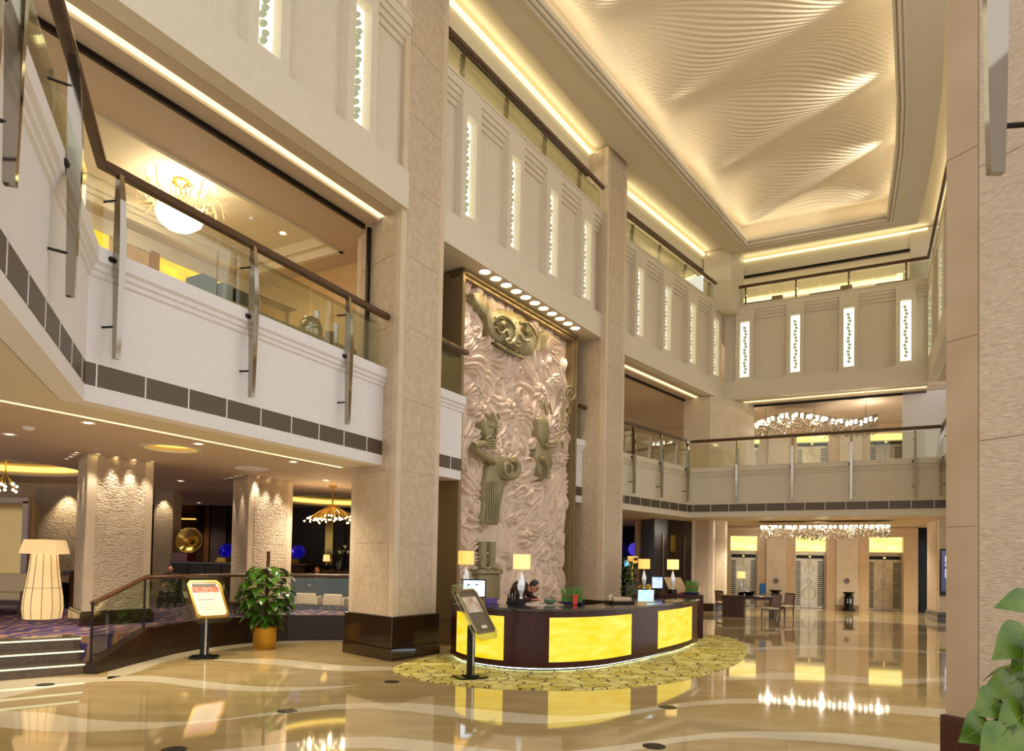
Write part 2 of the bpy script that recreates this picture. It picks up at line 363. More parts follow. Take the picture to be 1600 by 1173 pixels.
vent_run(E2S1, 'short louvred vent between the near column and the carved relief')
vent_run(E2S2, 'short louvred vent between the carved relief and the second column')
vent_run(E2B, 'long louvred vent strip round the far balcony above the lift lobby')

# ---------------------------------------------------------------- upper gallery bands with their lights
ZL0, ZL1 = 8.98, 11.12
def band(name, A, B, s_end0, s_end1, lights, group, where, step_in=.20):
    """front wall of the upper gallery: sunk panels between flat piers, each pier holding a tall lit panel"""
    b = MB(); L = math.hypot(B[0] - A[0], B[1] - A[1]); e0, e1 = s_end0, L + s_end1
    b.bar(A, B, e0, e1, -.30, -step_in, Z3B, Z3T)
    b.bar(A, B, e0, e1, -step_in, 0, Z3B, 8.84)
    b.bar(A, B, e0, e1, -.32, .02, Z3T, Z3T + .05)
    edges = []
    for k, (c, w, z0, z1) in enumerate(lights):
        pw = w * 1.85
        for sgn in (-1, 1):
            q = sorted((c + sgn * w / 2, c + sgn * pw / 2)); b.bar(A, B, q[0], q[1], -step_in, 0, 8.84, Z3T)
        b.bar(A, B, c - w / 2, c + w / 2, -step_in, 0, 8.84, z0); b.bar(A, B, c - w / 2, c + w / 2, -step_in, 0, z1, Z3T)
        edges.append((c - pw / 2, c + pw / 2))
    g = [e0] + [q for e in edges for q in e] + [e1]
    for i in range(0, len(g), 2):
        if g[i + 1] - g[i] < .03: continue
        for j, (o, z) in enumerate(((-.15, 11.20), (-.10, 11.31), (-.05, 11.42), (-.008, 11.53))):
            b.bar(A, B, g[i], g[i + 1], -step_in, o, z, Z3T)
        b.bar(A, B, g[i], g[i + 1], -step_in, -.17, 8.84, 8.90)
    struct(name, b, M['band'])
    for k, (c, w, z0, z1) in enumerate(lights):
        p = at(A, B, c, -step_in); t = thing('wall_light', where(k), 'wall light', (*p, z0), group)
        b = MB(); b.bar(A, B, c - w / 2, c + w / 2, -step_in, -step_in + .02, z0, z1); b.build('lit_panel', M['wall_light'], t)
        b = MB(); n = 15
        for i in range(n):
            q = at(A, B, c + w * .08 * math.sin(i * 1.7), -step_in + .05); z = z0 + (z1 - z0) * (.10 + .8 * i / (n - 1))
            b.ball((*q, z), (w * .19, w * .06, (z1 - z0) * .027), 10, 6)
        q = at(A, B, c, -step_in + .05); b.tube([(*q, z0 + .03), (*q, z1 - .02)], .004, 5)
        b.build('glass_disc_string', M['bead'], t, smooth=60)
def lights_px(A, B, rows):
    out = []
    for (xa, xb, y0, y1) in rows:
        pa, pb = ONP(xa, (y0 + y1) / 2, A, B, -.05), ONP(xb, (y0 + y1) / 2, A, B, -.05); sa, sb = along(A, B, pa), along(A, B, pb)
        out.append(((sa + sb) / 2, abs(sb - sa), ZL0, ZL1))
    return out
B1 = lights_px(b1A, b1B, [(401, 436, -40, 113), (551, 576, 8, 228)])
B2 = lights_px(b2A, b2B, [(725.5, 741.5, 180, 358), (796.5, 810, 246, 408), (856.5, 869, 300, 448), (910, 921, 345, 483)])
B3 = lights_px(b3A, b3B, [(994.5, 1004, 411, 533), (1037.5, 1046.5, 443, 558), (1077, 1085.5, 470, 578), (1113.5, 1121.5, 494, 595)])
BF = lights_px(fA, fB, [(1156, 1171, 497, 599), (1235, 1250, 486, 591), (1318, 1334.5, 475, 582), (1406.7, 1424, 463, 574)])
BR = lights_px(rA, rB, [(1453, 1458, 436, 557), (1470, 1475.5, 386, 519)])
_d0 = B1[1][0] - B1[0][0]
band('wall_left', b1A, b1B, -2.6, .32, B1, 'crystal wall lights of the upper gallery above the lounge', lambda k: f'{ORD[1-k]} tall lit crystal panel from the near column, above the lounge balcony')
band('wall_left', b2A, b2B, -.5, .05, B2, 'crystal wall lights above the carved relief', lambda k: f'{ORD[k]} tall lit crystal panel from the near column, above the carved relief')
band('wall_left', b3A, b3B, -.4, 0, B3, 'crystal wall lights past the second column', lambda k: f'{ORD[k]} tall lit crystal panel past the second column, before the far corner')
band('wall_back', fA, fB, 0, 0, BF, 'crystal wall lights of the far gallery', lambda k: f'{ORD[k]} tall lit crystal panel from the far corner, facing across the far gallery')
band('wall_right', rA, rB, 0, 5, BR, 'crystal wall lights of the gallery beside the stone pier', lambda k: f'{ORD[k]} narrow lit crystal panel round the corner beside the big stone pier')
# soffits under the upper gallery, its slot lights, lower-gallery ceilings
for path, nm in ((E3A, 'the lounge balcony'), (E3C[:3], 'the balcony past the second column'), (E3C[2:4], 'the far balcony'), (E3C[3:], 'the balcony beside the stone pier')):
    b = MB(); b.sweep(path, [(-.55, Z3B), (-.31, Z3B), (-.31, Z3B + .12), (-.55, Z3B + .12)]); b.sweep(path, [(-1.0, 8.10), (-.66, 8.10), (-.66, 8.3), (-1.0, 8.3)]); struct('trim_2', b, M['brownceil'])
    b = MB(); b.sweep(path, [(-.66, 8.15), (-.55, 8.15), (-.55, 8.2), (-.66, 8.2)]); tag(b.build('cove_or_fill_light', M['cove']), f'glowing light slot under the upper gallery over {nm}', 'cove light')
    b = MB(); b.sweep(path, [(-1.06, 8.02), (-1.0, 8.02), (-1.0, 8.14), (-1.06, 8.14)]); struct('trim_3', b, M['darkmetal'])
b = MB(); b.sweep(E3B, [(-1.7, Z3B), (-.31, Z3B), (-.31, Z3B + .12), (-1.7, Z3B + .12)]); struct('trim_2', b, M['ceil'])
# lower gallery ceiling above the lounge balcony, with a raised tray
lc = MB(); A, B = b1A, b1B
lc.bar(A, B, -5, 9, -2.2, -1.0, 8.10, 8.3); lc.bar(A, B, 6.1, 9, -8, -2.2, 8.10, 8.3); lc.bar(A, B, -5, 6.1, -8, -4.9, 8.10, 8.3); lc.bar(A, B, -5, -2.5, -4.9, -2.2, 8.10, 8.3)
struct('ceiling', lc, M['brownceil'])
lc = MB(); lc.bar(A, B, -2.6, 6.2, -5.0, -2.1, 8.46, 8.52)
for o0, o1 in ((-2.28, -2.2), (-4.9, -4.78)): lc.bar(A, B, -2.5, 6.1, o0, o1, 8.08, 8.5)
lc.bar(A, B, 6.0, 6.1, -4.9, -2.2, 8.08, 8.5)
for k, o in enumerate((-4.72, -4.66)): lc.bar(A, B, -2.5, 6.0, o - .06, o, 8.2 + .08 * k, 8.5)
lc.bar(A, B, 5.9, 6.0, -4.7, -2.3, 8.25, 8.5)
struct('ceiling', lc, M['ceil'])
b = MB(); b.bar(A, B, -6, 9, -5.5, -5.3, Z2F, 8.2); struct('wall_left', b, M['beige'])
b = MB(); b.bar(A, B, -6, 8.9, -5.3, -5.26, 7.15, 7.22); b.bar(A, B, -6, 8.9, -5.3, -5.24, 7.82, 8.1); struct('trim_4', b, M['ceil'])
b = MB(); b.bar(A, B, 6.6, 6.9, -6.1, -1.25, Z2F, 8.12); struct('wall_left', b, M['beige'])
# dark upright frame beside the near column
b = MB(); p = ONP(575, 420, b1A, b1B, -1.03); s0 = along(A, B, p); b.bar(A, B, s0 - .03, s0 + .04, -1.06, -1.0, Z2T, 8.1); struct('trim_3', b, M['darkmetal'])
# the rest of the lower gallery ceilings
far_in = off_poly(E3C, -1.0)
plate('ceiling', far_in + [(13, 10), (24, 30), (17, 42), (-2, 34)], 8.10, 8.3, M['brownceil'])
plate('ceiling', [tuple(at(b2A, b2B, -.3, -1.7)), tuple(at(b2A, b2B, 7.5, -1.7)), tuple(at(b2A, b2B, 7.5, -7)), tuple(at(b2A, b2B, -.3, -7))], 8.10, 8.3, M['brownceil'])
b = MB(); b.bar(b2A, b2B, 2.6, 9.5, -4.2, -4.0, 0, 8.2); struct('wall_left', b, M['beige'])
b = MB(); b.bar(b3A, b3B, 0.2, 7.3, -4.7, -4.5, Z2F, 8.2); b.bar(b3A, b3B, 3.1, 3.3, -4.5, -2.5, Z2F, 8.2); struct('wall_left', b, M['tan'])

# ---------------------------------------------------------------- upper gallery above the bands
Z3H = 13.06
for path, nm in ((E3A, 'left bay'), (E3B, 'mid bay'), (E3C[:3], 'far bay'), (E3C[2:4], 'back'), (E3C[3:], 'right')):
    b = MB(); b.sweep(path, [(-.62, Z3H), (-.50, Z3H), (-.50, 13.70), (-.62, 13.70)]); struct('wall_back' if nm == 'back' else 'wall_left', b, M['ceil'])
    b = MB(); b.sweep(path, [(-.60, Z3H - .09), (-.48, Z3H - .09), (-.48, Z3H), (-.60, Z3H)]); struct('trim_3', b, M['darkmetal'])
    b = MB(); b.sweep(path, [(-.50, 13.60), (-.40, 13.60), (-.40, 13.66), (-.50, 13.66)])
    lab = {'left bay': 'over the lounge bay', 'mid bay': 'over the carved relief bay', 'far bay': 'over the bay past the second column', 'back': 'over the far gallery', 'right': 'over the gallery beside the stone pier'}[nm]
    tag(b.build('cove_or_fill_light', M['cove']), f'bright light line atop the atrium wall {lab}', 'cove light')
plate('ceiling', off_poly(E3B, -.6) + off_poly(E3B, -4.5)[::-1], 13.25, 13.35, M['ceil'])
plate('ceiling', off_poly(E3C[:3], -.6) + off_poly(E3C[:3], -4.5)[::-1], 13.25, 13.35, M['ceil'])
for path in (E3B, E3C[:3]):
    b = MB(); b.sweep(path, [(-4.6, Z3F), (-4.4, Z3F), (-4.4, 13.3), (-4.6, 13.3)]); struct('wall_left', b, M['band'])
    plate('floor', off_poly(path, -.3) + off_poly(path, -4.5)[::-1], Z3F - .2, Z3F, M['ceil'])
q = MB(); A, B = fA, fB
q.bar(A, B, -.5, 7.0, -3.2, -.6, 13.25, 13.35); q.bar(A, B, -.5, 7.0, -7, -4.2, 13.25, 13.35); q.bar(A, B, 6.1, 7.0, -4.2, -3.2, 13.25, 13.35); q.bar(A, B, -.5, 6.1, -4.3, -3.1, 13.5, 13.6); struct('ceiling', q, M['ceil'])
b = MB(); b.bar(A, B, -.3, 6.1, -4.2, -4.05, 13.40, 13.48); b.bar(A, B, 5.9, 6.1, -4.2, -3.2, 13.40, 13.48)
tag(b.build('cove_or_fill_light', M['cove']), 'bright cove in the ceiling behind the far upper railing', 'cove light')
q = MB(); q.bar(A, B, -1.5, 9, -7.2, -7.0, Z3F, 13.4); struct('wall_back', q, M['band'])
q = MB(); q.bar(A, B, -.6, 7.5, -7, -.3, Z3F - .2, Z3F); struct('floor', q, M['ceil'])
# ---------------------------------------------------------------- atrium ceiling: flat ring, trim, waved vault
PAIRS = [((-7.0,4.8),(-6.2,5.6)), ((-.78,14.35),(.25,14.32)), ((2.56,19.45),(3.6,18.84)), ((8.0,26.19),(8.33,25.22)), ((13.49,23.47),(12.31,23.2)), ((12.62,21.48),(11.45,21.35)),
         ((11.57,19.31),(10.5,19.34)), ((10.27,16.82),(9.43,17.32)), ((8.7,14.12),(7.6,14.15)), ((5.5,8.6),(4.8,9.6)), ((3.5,5.0),(3.2,6.6)), ((-7.0,4.8),(-6.2,5.6))]
OUTR = [p[0] for p in PAIRS]; INR = [p[1] for p in PAIRS]
b = MB(); b.grid([[(*p, 13.5) for p in OUTR], [(*p, 13.5) for p in INR]]); b.grid([[(*p, 13.5) for p in OUTR], [(*p, 13.72) for p in OUTR]]); b.grid([[(*p, 13.5) for p in INR], [(*p, 13.72) for p in INR]])
b.grid([[(*p, 13.72) for p in OUTR], [(*p, 13.72) for p in INR]])
struct('ceiling', b, M['ceil'])
b = MB(); ip = INR[:-1]
for o, z in ((-.0, 13.46), (-.10, 13.42), (-.2, 13.47)): b.sweep(ip, [(o - .06, z), (o, z), (o, 13.6), (o - .06, 13.6)])
struct('trim_5', b, M['band'])
b = MB(); b.sweep(OUTR[:-1], [(.05, 13.72), (-1.9, 13.72), (-1.9, 13.8), (.05, 13.8)]); struct('ceiling', b, M['ceil'])
def poly_at(pts, t):
    L = [0]
    for a, c in zip(pts[:-1], pts[1:]): L.append(L[-1] + math.hypot(c[0] - a[0], c[1] - a[1]))
    d = t * L[-1]
    for i in range(len(pts) - 1):
        if d <= L[i + 1] or i == len(pts) - 2:
            f = (d - L[i]) / (L[i + 1] - L[i]); return np.array(pts[i]) * (1 - f) + np.array(pts[i + 1]) * f
LE = [(-6.6, 5.2), (0.0, 14.45), (8.25, 25.75)]; RE = [(3.3, 6.2), (5.1, 9.4), (7.9, 14.0), (9.75, 17.2), (10.85, 19.25), (11.8, 21.3), (12.75, 23.35)]
rows = []; NV, NU = 1700, 40
for i in range(NV + 1):
    v = i / NV; a, c = poly_at(LE, v), poly_at(RE, v); r = []
    for j in range(NU + 1):
        u = j / NU; p = a * (1 - u) + c * u
        us = u - .07 * math.sin(2 * math.pi * u) ; wv = v - .21 * (1 - us)
        ph = (wv - .618) / .158
        h = .20 * math.cos(2 * math.pi * (ph + .5 + .10 * math.sin(2 * math.pi * u)))
        saw = (wv * 150) % 1.0
        rib = .034 * (saw / .75 if saw < .75 else (1 - saw) / .25)
        ed = min(1, u / .10, (1 - u) / .06, (1 - v) / .03); ed = ed * ed * (3 - 2 * ed); r.append((p[0], p[1], 14.34 + (h + rib) * ed))
    rows.append(r)
b = MB(); b.grid(rows); struct('ceiling', b, M['wave'])
b = MB(); b.sweep([(-6.7, 5.1)] + LE[1:] + [RE[-1]], [(0, 13.7), (-.1, 13.7), (-.1, 14.7), (0, 14.7)]); b.sweep(RE[::-1], [(0, 13.7), (-.1, 13.7), (-.1, 14.7), (0, 14.7)]); struct('wall_back', b, M['wave'])

# ---------------------------------------------------------------- stone columns
def column(name, label, quad, z0, z1, plinth, mface, panel=.16, grooves=True):
    t = thing(name, label, 'column', (*(sum(np.array(q) for q in quad) / 4), z0)); t['kind'] = 'structure'
    c = sum(np.array(q, float) for q in quad) / 4
    ins = [c + (np.array(q) - c) * (1 - .07 / np.hypot(*(np.array(q) - c)) * 1.4) for q in quad]
    if plinth:
        b = MB(); b.prism(quad, z0, z0 + .22); b.prism([c + (np.array(q) - c) * (1 - .03) for q in quad], z0 + .22, z0 + plinth); b.build('plinth', M['granite'], t, bevel=.012)
    b = MB(); b.prism(ins, z0 + plinth, z1); b.build('shaft', M['stone_edge'], t)
    b = MB()
    for i in range(4):
        A, B = ins[i], ins[(i + 1) % 4]; L = np.hypot(*(B - A)); m = min(panel, L * .2)
        o = rightn(A, B); sg = 1 if (at(A, B, L / 2, .1) - c) @ (at(A, B, L / 2, .1) - c) > (at(A, B, L / 2, -.1) - c) @ (at(A, B, L / 2, -.1) - c) else -1
        z = z0 + plinth + .004
        while z < z1 - .05:
            zz = min(z + 1.32, z1 - .01); b.bar(A, B, m, L - m, 0, sg * .012, z, zz - .008); z += 1.32
    b.build('face_panels', mface, t)
    return t
c1 = [P2(534.5, 1018.7, 0), P2(611, 1034, 0), P2(687.4, 1020.5, 0)]; c1.append(c1[0] + c1[2] - c1[1])
column('column', 'tall cream stone column with black granite plinth between lounge and reception', c1, 0, 13.6, .785, M['stone'])
k = P2(952.5, 230, 13.5); r = P2(985.6, 265, 13.5); n = rightn(k, r); c2 = [k - n * 1.5 + (r - k) * .12, k, r, r - n * 1.5 + (r - k) * .12]
column('column', 'tall cream stone column between the carved relief and the far bay', c2, 0, 13.6, .785, M['stone'])
k = P2(1483, 1117, .785); d = (P2(1531, 1127, .785) - k); d /= np.hypot(*d); n = np.array([-d[1], d[0]])
k = k - d * .02
pier = thing('column', 'huge stone pier with dark red granite base beside the leafy plant', 'column', (*(k + d * .8 + n * .6), 0)); pier['kind'] = 'structure'
e = k + d * .235
b = MB(); b.prism([k, k + d * 1.8, k + d * 1.8 + n * .5, k + n * .5], .785, 13.6); b.build('shaft', mat('buff_stone', (.70, .60, .48), .5, noise=(2.5, (.63, .52, .40), .6)), pier)
b = MB(); z = .79
while z < 13:
    b.prism([k - n * .006, k + d * .222 - n * .006, k + d * .222, k], z, z + 1.32 - .006); z += 1.32
b.build('edge_stones', mat('buff_edge_stone', (.72, .62, .50), .45, noise=(2.5, (.66, .55, .42), .6)), pier)
b = MB(); z = .79
while z < 13:
    b.prism([e - n * .012, e + d * 1.5 - n * .012, e + d * 1.5, e], z, z + 1.9 - .006); z += 1.9
b.build('combed_panels', M['comb'], pier)
b = MB(); b.prism([k - d * .03 - n * .03, k + d * 1.8 - n * .03, k + d * 1.8 + n * .53, k - d * .03 + n * .53], 0, .785); b.build('plinth', mat('red_granite', (.22, .09, .06), .12, noise=(40, (.30, .14, .09), .8), coat=.3), pier, bevel=.01)
# corner columns at the far end
def corner_col(px_l, px_c, px_r, y, z, z0, z1, label, plinth=0, m=None):
    a, c, e = P2(px_l[0], px_l[1], z), P2(px_c[0], px_c[1], z), P2(px_r[0], px_r[1], z)
    return column('column', label, [a, c, e, a + e - c], z0, z1, plinth, m or M['stone'])
corner_col((1078, 812.5), (1116, 813), (1140, 815), 0, 3.6, 0, 3.6, 'pale rough stone column behind the table and chairs at far corner', .32, M['rough'])
# lower and upper gallery corner piers at the far end
p0 = ONP(1118, 560, fA, fB, -1.0)[:2]
b = MB(); cc = at(fA, fB, .0, -1.1); q0 = at(fA, fB, 1.0, -1.05); q1 = at(b3A, b3B, 5.9, -1.05)
b.prism([q1, cc + np.array([.0, 0]), q0, q0 + (q1 - cc)], Z2F, 8.14)
struct('wall_back', b, M['stone_edge'])
b = MB(); q0 = at(fA, fB, .65, -.45); q1 = at(b3A, b3B, 6.2, -.45); cc = off_poly(E3C[1:4], -.45)[1]
b.prism([q1, cc, q0, q0 + (q1 - cc)], Z3F, 13.7); struct('wall_back', b, M['ceil'])
q0 = at(fA, fB, 6.2, -.95); b = MB(); b.bar(fA, fB, 6.05, 7.6, -1.4, -1.0, Z2F, 8.12); struct('wall_right', b, M['white'])
b = MB(); b.bar(fA, fB, 6.25, 7.6, -.9, -.45, Z3F, 13.7); struct('wall_right', b, M['ceil'])
# ---------------------------------------------------------------- glass balustrades
Z2R, Z3R = 6.29, 12.50
def balustrade(label, path, zl, zr, posts, kind, goff=-.06, group=None, rail_path=None, edge=False):
    """dark wood handrail on mirror-steel posts with glass panels between them; posts are (point, A, B)"""
    t = thing('balustrade', label, 'balustrade', (*path[0], zl), group)
    rp = off_poly(rail_path or path, .10 if kind == 'low' else .0)
    w = .06 if kind == 'low' else .05
    b = MB(); b.sweep(rp, [(-w, zr - .075), (-w + .012, zr), (w - .012, zr), (w, zr - .075), (w - .012, zr - .10), (-w + .012, zr - .10)]); b.build('handrail', M['wood'], t, bevel=.008)
    gp = off_poly(path, goff)
    for A, B in zip(gp[:-1], gp[1:]):
        L = np.hypot(*(B - A)); n = max(1, round(L / 1.9))
        for i in range(n):
            b = MB(); b.bar(A, B, L * i / n + .012, L * (i + 1) / n - .012, -.006, .006, zl - (.0 if kind == 'high' else .0), zr - .14); b.build('glass_panel', M['glass'], t)
    b = MB(); b.sweep(gp, [(-.025, zl), (.025, zl), (.025, zl + .03), (-.025, zl + .03)]); b.build('base_channel', M['brushed'], t)
    for (p, A, B) in posts:
        d = np.array(B, float) - np.array(A, float); d /= np.hypot(*d); n = rightn(A, B); b = MB()
        def q(o, hw, z, lat): return [(*(p + n * (o - hw) + d * -lat), z), (*(p + n * (o + hw) + d * -lat), z), (*(p + n * (o + hw) + d * lat), z), (*(p + n * (o - hw) + d * lat), z)]
        if kind == 'low':
            prof = [(4.05, .17, .034, .030), (4.7, .17, .045, .036), (5.35, .165, .060, .042), (5.9, .145, .050, .036), (zr - .07, .12, .034, .028)]
            for (z0, o0, h0, l0), (z1, o1, h1, l1) in zip(prof[:-1], prof[1:]): b.hexa(q(o0, h0, z0, l0), q(o1, h1, z1, l1))
            pb = b.build('post', M['steel'], t)
            for z, o in ((4.42, 0), (5.2, .08), (5.9, -.05)):
                b = MB(); b.tube([(*(p + n * o - d * .07), z), (*(p + n * .15 - d * .02), z)], .013, 6)
                if z == 5.2: b.ball((*(p + n * .10 - d * .06), 5.2), .035, 8, 6)
                b.build('fixing', M['darkmetal'], t)
        else:
            b.hexa(q(-.03, .045, zl + .02, .035), q(.0, .04, zr - .07, .03)); b.build('post', M['steel'], t)
            b = MB(); b.tube([(*(p + n * -.05), zr - .28), (*(p - n * .12), zr - .28)], .01, 5); b.build('fixing', M['darkmetal'], t)
def posts_px(A, B, pxs, off=0.0):
    out = []
    for x, y in pxs:
        p = ONP(x, y, A, B, off + .15)[:2] - rightn(A, B) * .15; out.append((p, A, B))
    return out
b2lA, b2lB = E2A[1], E2A[2]
wA, wB = E2A[0], E2A[1]
balustrade('glass balustrade with wooden rail and big mirrored posts round the balcony above the lounge', [E2A[0], E2A[1], tuple(at(b2lA, b2lB, 5.5))], Z2T, Z2R,
           posts_px(b2lA, b2lB, [(182, 500), (393, 560), (543, 600)]) + posts_px(wA, wB, [(112, 300), (16, 120)]) + [(at(wA, wB, .8), wA, wB)], 'low')
balustrade('short glass balustrade between the near column and the carved relief', E2S1, Z2T, Z2R, [], 'low')
balustrade('short glass balustrade between the carved relief and the second column', [tuple(at(E2S2[0], E2S2[1], .2)), E2S2[1]], Z2T, Z2R, [], 'low')
A, B = E2B[1], E2B[2]; A2, B2_ = E2B[2], E2B[3]
balustrade('long glass balustrade with slim mirrored posts round the far balcony over the lifts', [tuple(at(A, B, -.6)), B, B2_, E2B[4]], Z2T, Z2R,
           posts_px(A, B, [(990, 730), (1033, 745), (1074, 755)]) + posts_px(A2, B2_, [(1151, 755), (1238, 745), (1330, 740), (1430, 735)]) + [(at(E2B[3], E2B[4], .35), E2B[3], E2B[4])], 'low')
balustrade('upper glass balustrade with wooden rail above the carved relief bay', [tuple(at(b2A, b2B, -.2)), tuple(at(b2A, b2B, 7.25))], Z3T + .05, Z3R, posts_px(b2A, b2B, [(732, 125), (800, 195), (859, 255), (913, 310)], -.15), 'high', goff=-.08)
balustrade('upper glass balustrade with wooden rail round the far gallery past the second column', [tuple(at(b3A, b3B, -.3)), b3B, fB, tuple(at(rA, rB, 9))], Z3T + .05, Z3R,
           posts_px(b3A, b3B, [(995, 370), (1037, 405), (1077, 435), (1114, 460)], -.15) + posts_px(fA, fB, [(1164, 465), (1243, 455), (1326, 440), (1416, 425)], -.15) + [(at(rA, rB, .9, -.1), rA, rB)], 'high', goff=-.08)
# mirrored post end of the near balcony beside the pier, with its bracket
pe = PY(1556, 272, 3.95)
t = thing('balcony_post', 'mirrored tapering balcony post hanging in front of the big stone pier', 'balcony post', pe)
b = MB(); x, y, z = pe
def qq(hw, hl, z): return [(x - hw, y - hl, z), (x + hw, y - hl, z), (x + hw, y + hl, z), (x - hw, y + hl, z)]
for (z0, h0), (z1, h1) in (((z, .042), (z + .5, .055)), ((z + .5, .055), (z + 1.3, .068)), ((z + 1.3, .068), (z + 2.2, .05))): b.hexa(qq(h0, .02, z0), qq(h1, .02, z1))
b.build('post', M['steel'], t)
b = MB(); b.tube([(x + .05, y, z + .28), (x + .6, y, z + .33)], .016, 8); b.build('bracket', M['darkmetal'], t)
q = MB(); q.prism([(x + .70, y + .30), (x + 1.1, y + .30), (x + .7, y - 1.9), (x + .40, y - 1.9)], Z2B, Z2T); struct('wall_right', q, M['white'])

# ---------------------------------------------------------------- carved relief
RA, RB = P2(721, 417, 8.16), P2(901.4, 525, 8.16); RL = float(np.hypot(*(RB - RA))); RZ0, RZ1 = .5, 8.14
rel = thing('relief_panel', 'tall carved pink stone relief with bronze figures behind the reception desk', 'relief', (*((RA + RB) / 2), RZ0))
FRM = .17
b = MB()
b.bar(RA, RB, 0, FRM * .55, -.5, .05, RZ0, RZ1); b.bar(RA, RB, FRM * .55, FRM, -.3, .0, RZ0, RZ1)
b.bar(RA, RB, RL - FRM * .55, RL, -.5, .05, RZ0, RZ1); b.bar(RA, RB, RL - FRM, RL - FRM * .55, -.3, .0, RZ0, RZ1)
b.bar(RA, RB, 0, RL, -.5, .05, RZ1 - .09, RZ1); b.bar(RA, RB, 0, RL, -.3, .0, RZ1 - .17, RZ1 - .09); b.bar(RA, RB, 0, RL, -.5, .05, 0, RZ0 + .05)
b.build('frame', mat('bronze_frame', (.52, .45, .31), .4, .3), rel, bevel=.008)
rng = np.random.default_rng(11)
NX, NZ = 250, 460
X = np.linspace(FRM, RL - FRM, NX); Zr = np.linspace(RZ0, RZ1 - .17, NZ)
GX, GZ = np.meshgrid(X, Zr)
def vnoise(x, y, seed):
    r = np.random.default_rng(seed).random((64, 64)); xi = np.floor(x).astype(int); yi = np.floor(y).astype(int); fx = x - xi; fy = y - yi
    fx = fx * fx * (3 - 2 * fx); fy = fy * fy * (3 - 2 * fy); g = lambda a, c: r[a % 64, c % 64]
    return (g(xi, yi) * (1 - fx) + g(xi + 1, yi) * fx) * (1 - fy) + (g(xi, yi + 1) * (1 - fx) + g(xi + 1, yi + 1) * fx) * fy
HT = .02 * vnoise(GX * 5, GZ * 5, 3)
def stroke(pts, w0, amp, taper=True, base=0.0):
    """raise a rounded ridge along a curve, as if a fold of cloth or a flame were carved"""
    global HT
    pts = np.array(pts); n = len(pts)
    x0, x1, z0, z1 = pts[:, 0].min() - w0, pts[:, 0].max() + w0, pts[:, 1].min() - w0, pts[:, 1].max() + w0
    i0, i1 = np.searchsorted(Zr, z0), np.searchsorted(Zr, z1); j0, j1 = np.searchsorted(X, x0), np.searchsorted(X, x1)
    if i1 <= i0 or j1 <= j0: return
    gx, gz = GX[i0:i1, j0:j1, None], GZ[i0:i1, j0:j1, None]
    tt = np.linspace(0, 1, n); ww = w0 * (np.sin(np.pi * np.clip(tt * .92 + .08, 0, 1)) ** .7 if taper else np.ones(n)) + .004
    d2 = np.hypot(gx - pts[None, None, :, 0], gz - pts[None, None, :, 1]) / ww
    k = d2.argmin(-1); q = np.take_along_axis(d2, k[..., None], -1)[..., 0]; q = np.clip(q, 0, 1)
    h = base + amp * np.sqrt(1 - q * q) * (.55 + .45 * np.take(ww, k) / w0)
    HT[i0:i1, j0:j1] = np.where(q < 1, np.maximum(HT[i0:i1, j0:j1] * .55, h), HT[i0:i1, j0:j1])
def curl(cx, cz, a0, ln, bend, n=36, hook=0):
    p = [(cx, cz)]; a = a0
    for i in range(n):
        t = i / n; a += (bend * math.sin(2 * math.pi * t * .9 + .4) + hook * t ** 3) / n
        p.append((p[-1][0] + ln / n * math.cos(a), p[-1][1] + ln / n * math.sin(a)))
    return p
FLW = vnoise(GX * .55 + 3.3, GZ * .55, 21)
def flow(x, z):
    i, j = min(max(np.searchsorted(Zr, z), 0), NZ - 1), min(max(np.searchsorted(X, x), 0), NX - 1)
    return math.radians(62) + (FLW[i, j] - .5) * 5.2
def trail(cx, cz, ln, side=0.0, turn=0.0, n=26):
    p = [(cx, cz)]; a = None
    for i in range(n):
        a = flow(*p[-1]) + side + turn * (i / n) ** 2; p.append((p[-1][0] + ln / n * math.cos(a), p[-1][1] + ln / n * math.sin(a)))
    return p
for num, ln, w, am, folds in ((30, 2.0, .20, .10, 1), (80, 1.3, .105, .15, 3), (75, .85, .07, .19, 3), (50, .5, .045, .225, 3)):   # bundles of parallel folds that follow one flow
    for i in range(num):
        cx, cz = rng.uniform(.15, RL - .15), rng.uniform(RZ0, RZ1 - .3); tw = rng.choice([-1, 1]) * rng.uniform(0, 2.6); sd = rng.normal(0, .45); a = flow(cx, cz) + sd
        for f in range(folds):
            o = (f - folds / 2) * w * 1.55
            stroke(trail(cx - o * math.sin(a), cz + o * math.cos(a), ln * rng.uniform(.75, 1.1), sd + (f - folds / 2) * .06, tw), w * rng.uniform(.8, 1.1), am * (1 - .12 * abs(f - folds / 2)) * rng.uniform(.9, 1.1))
for i in range(24):                                            # spiral clouds and blossoms
    cx, cz, R0 = rng.uniform(.4, RL - .4), rng.uniform(RZ0 + .3, RZ1 - .6), rng.uniform(.10, .24); sg = rng.choice([-1, 1]); a0 = rng.uniform(0, 6.28)
    stroke([(cx + R0 * (1 - t) * math.cos(a0 + sg * 9 * t), cz + R0 * (1 - t) * math.sin(a0 + sg * 9 * t)) for t in np.linspace(0, 1, 44)], R0 * .24, .22)
for (cx, cz) in [(1.0, 5.2), (2.2, 5.5), (3.1, 2.4), (3.6, 6.2), (1.7, 4.3)]:
    for k in range(7):
        a = k * .9; stroke([(cx + r * math.cos(a), cz + r * math.sin(a)) for r in np.linspace(.05, .26, 14)], .07, .23)
b = MB(); b.grid([[(*at(RA, RB, X[j], -.26 + HT[i, j]), Zr[i]) for j in range(NX)] for i in range(NZ)])
b.build('carved_stone', M['reliefstone'], rel, smooth=180)
def rp(x, y, off=0.0):
    p = ONP(x, y, RA, RB, -.05); return (along(RA, RB, p), p[2], off)
def W3(s, z, o): return (*at(RA, RB, s, o), z)
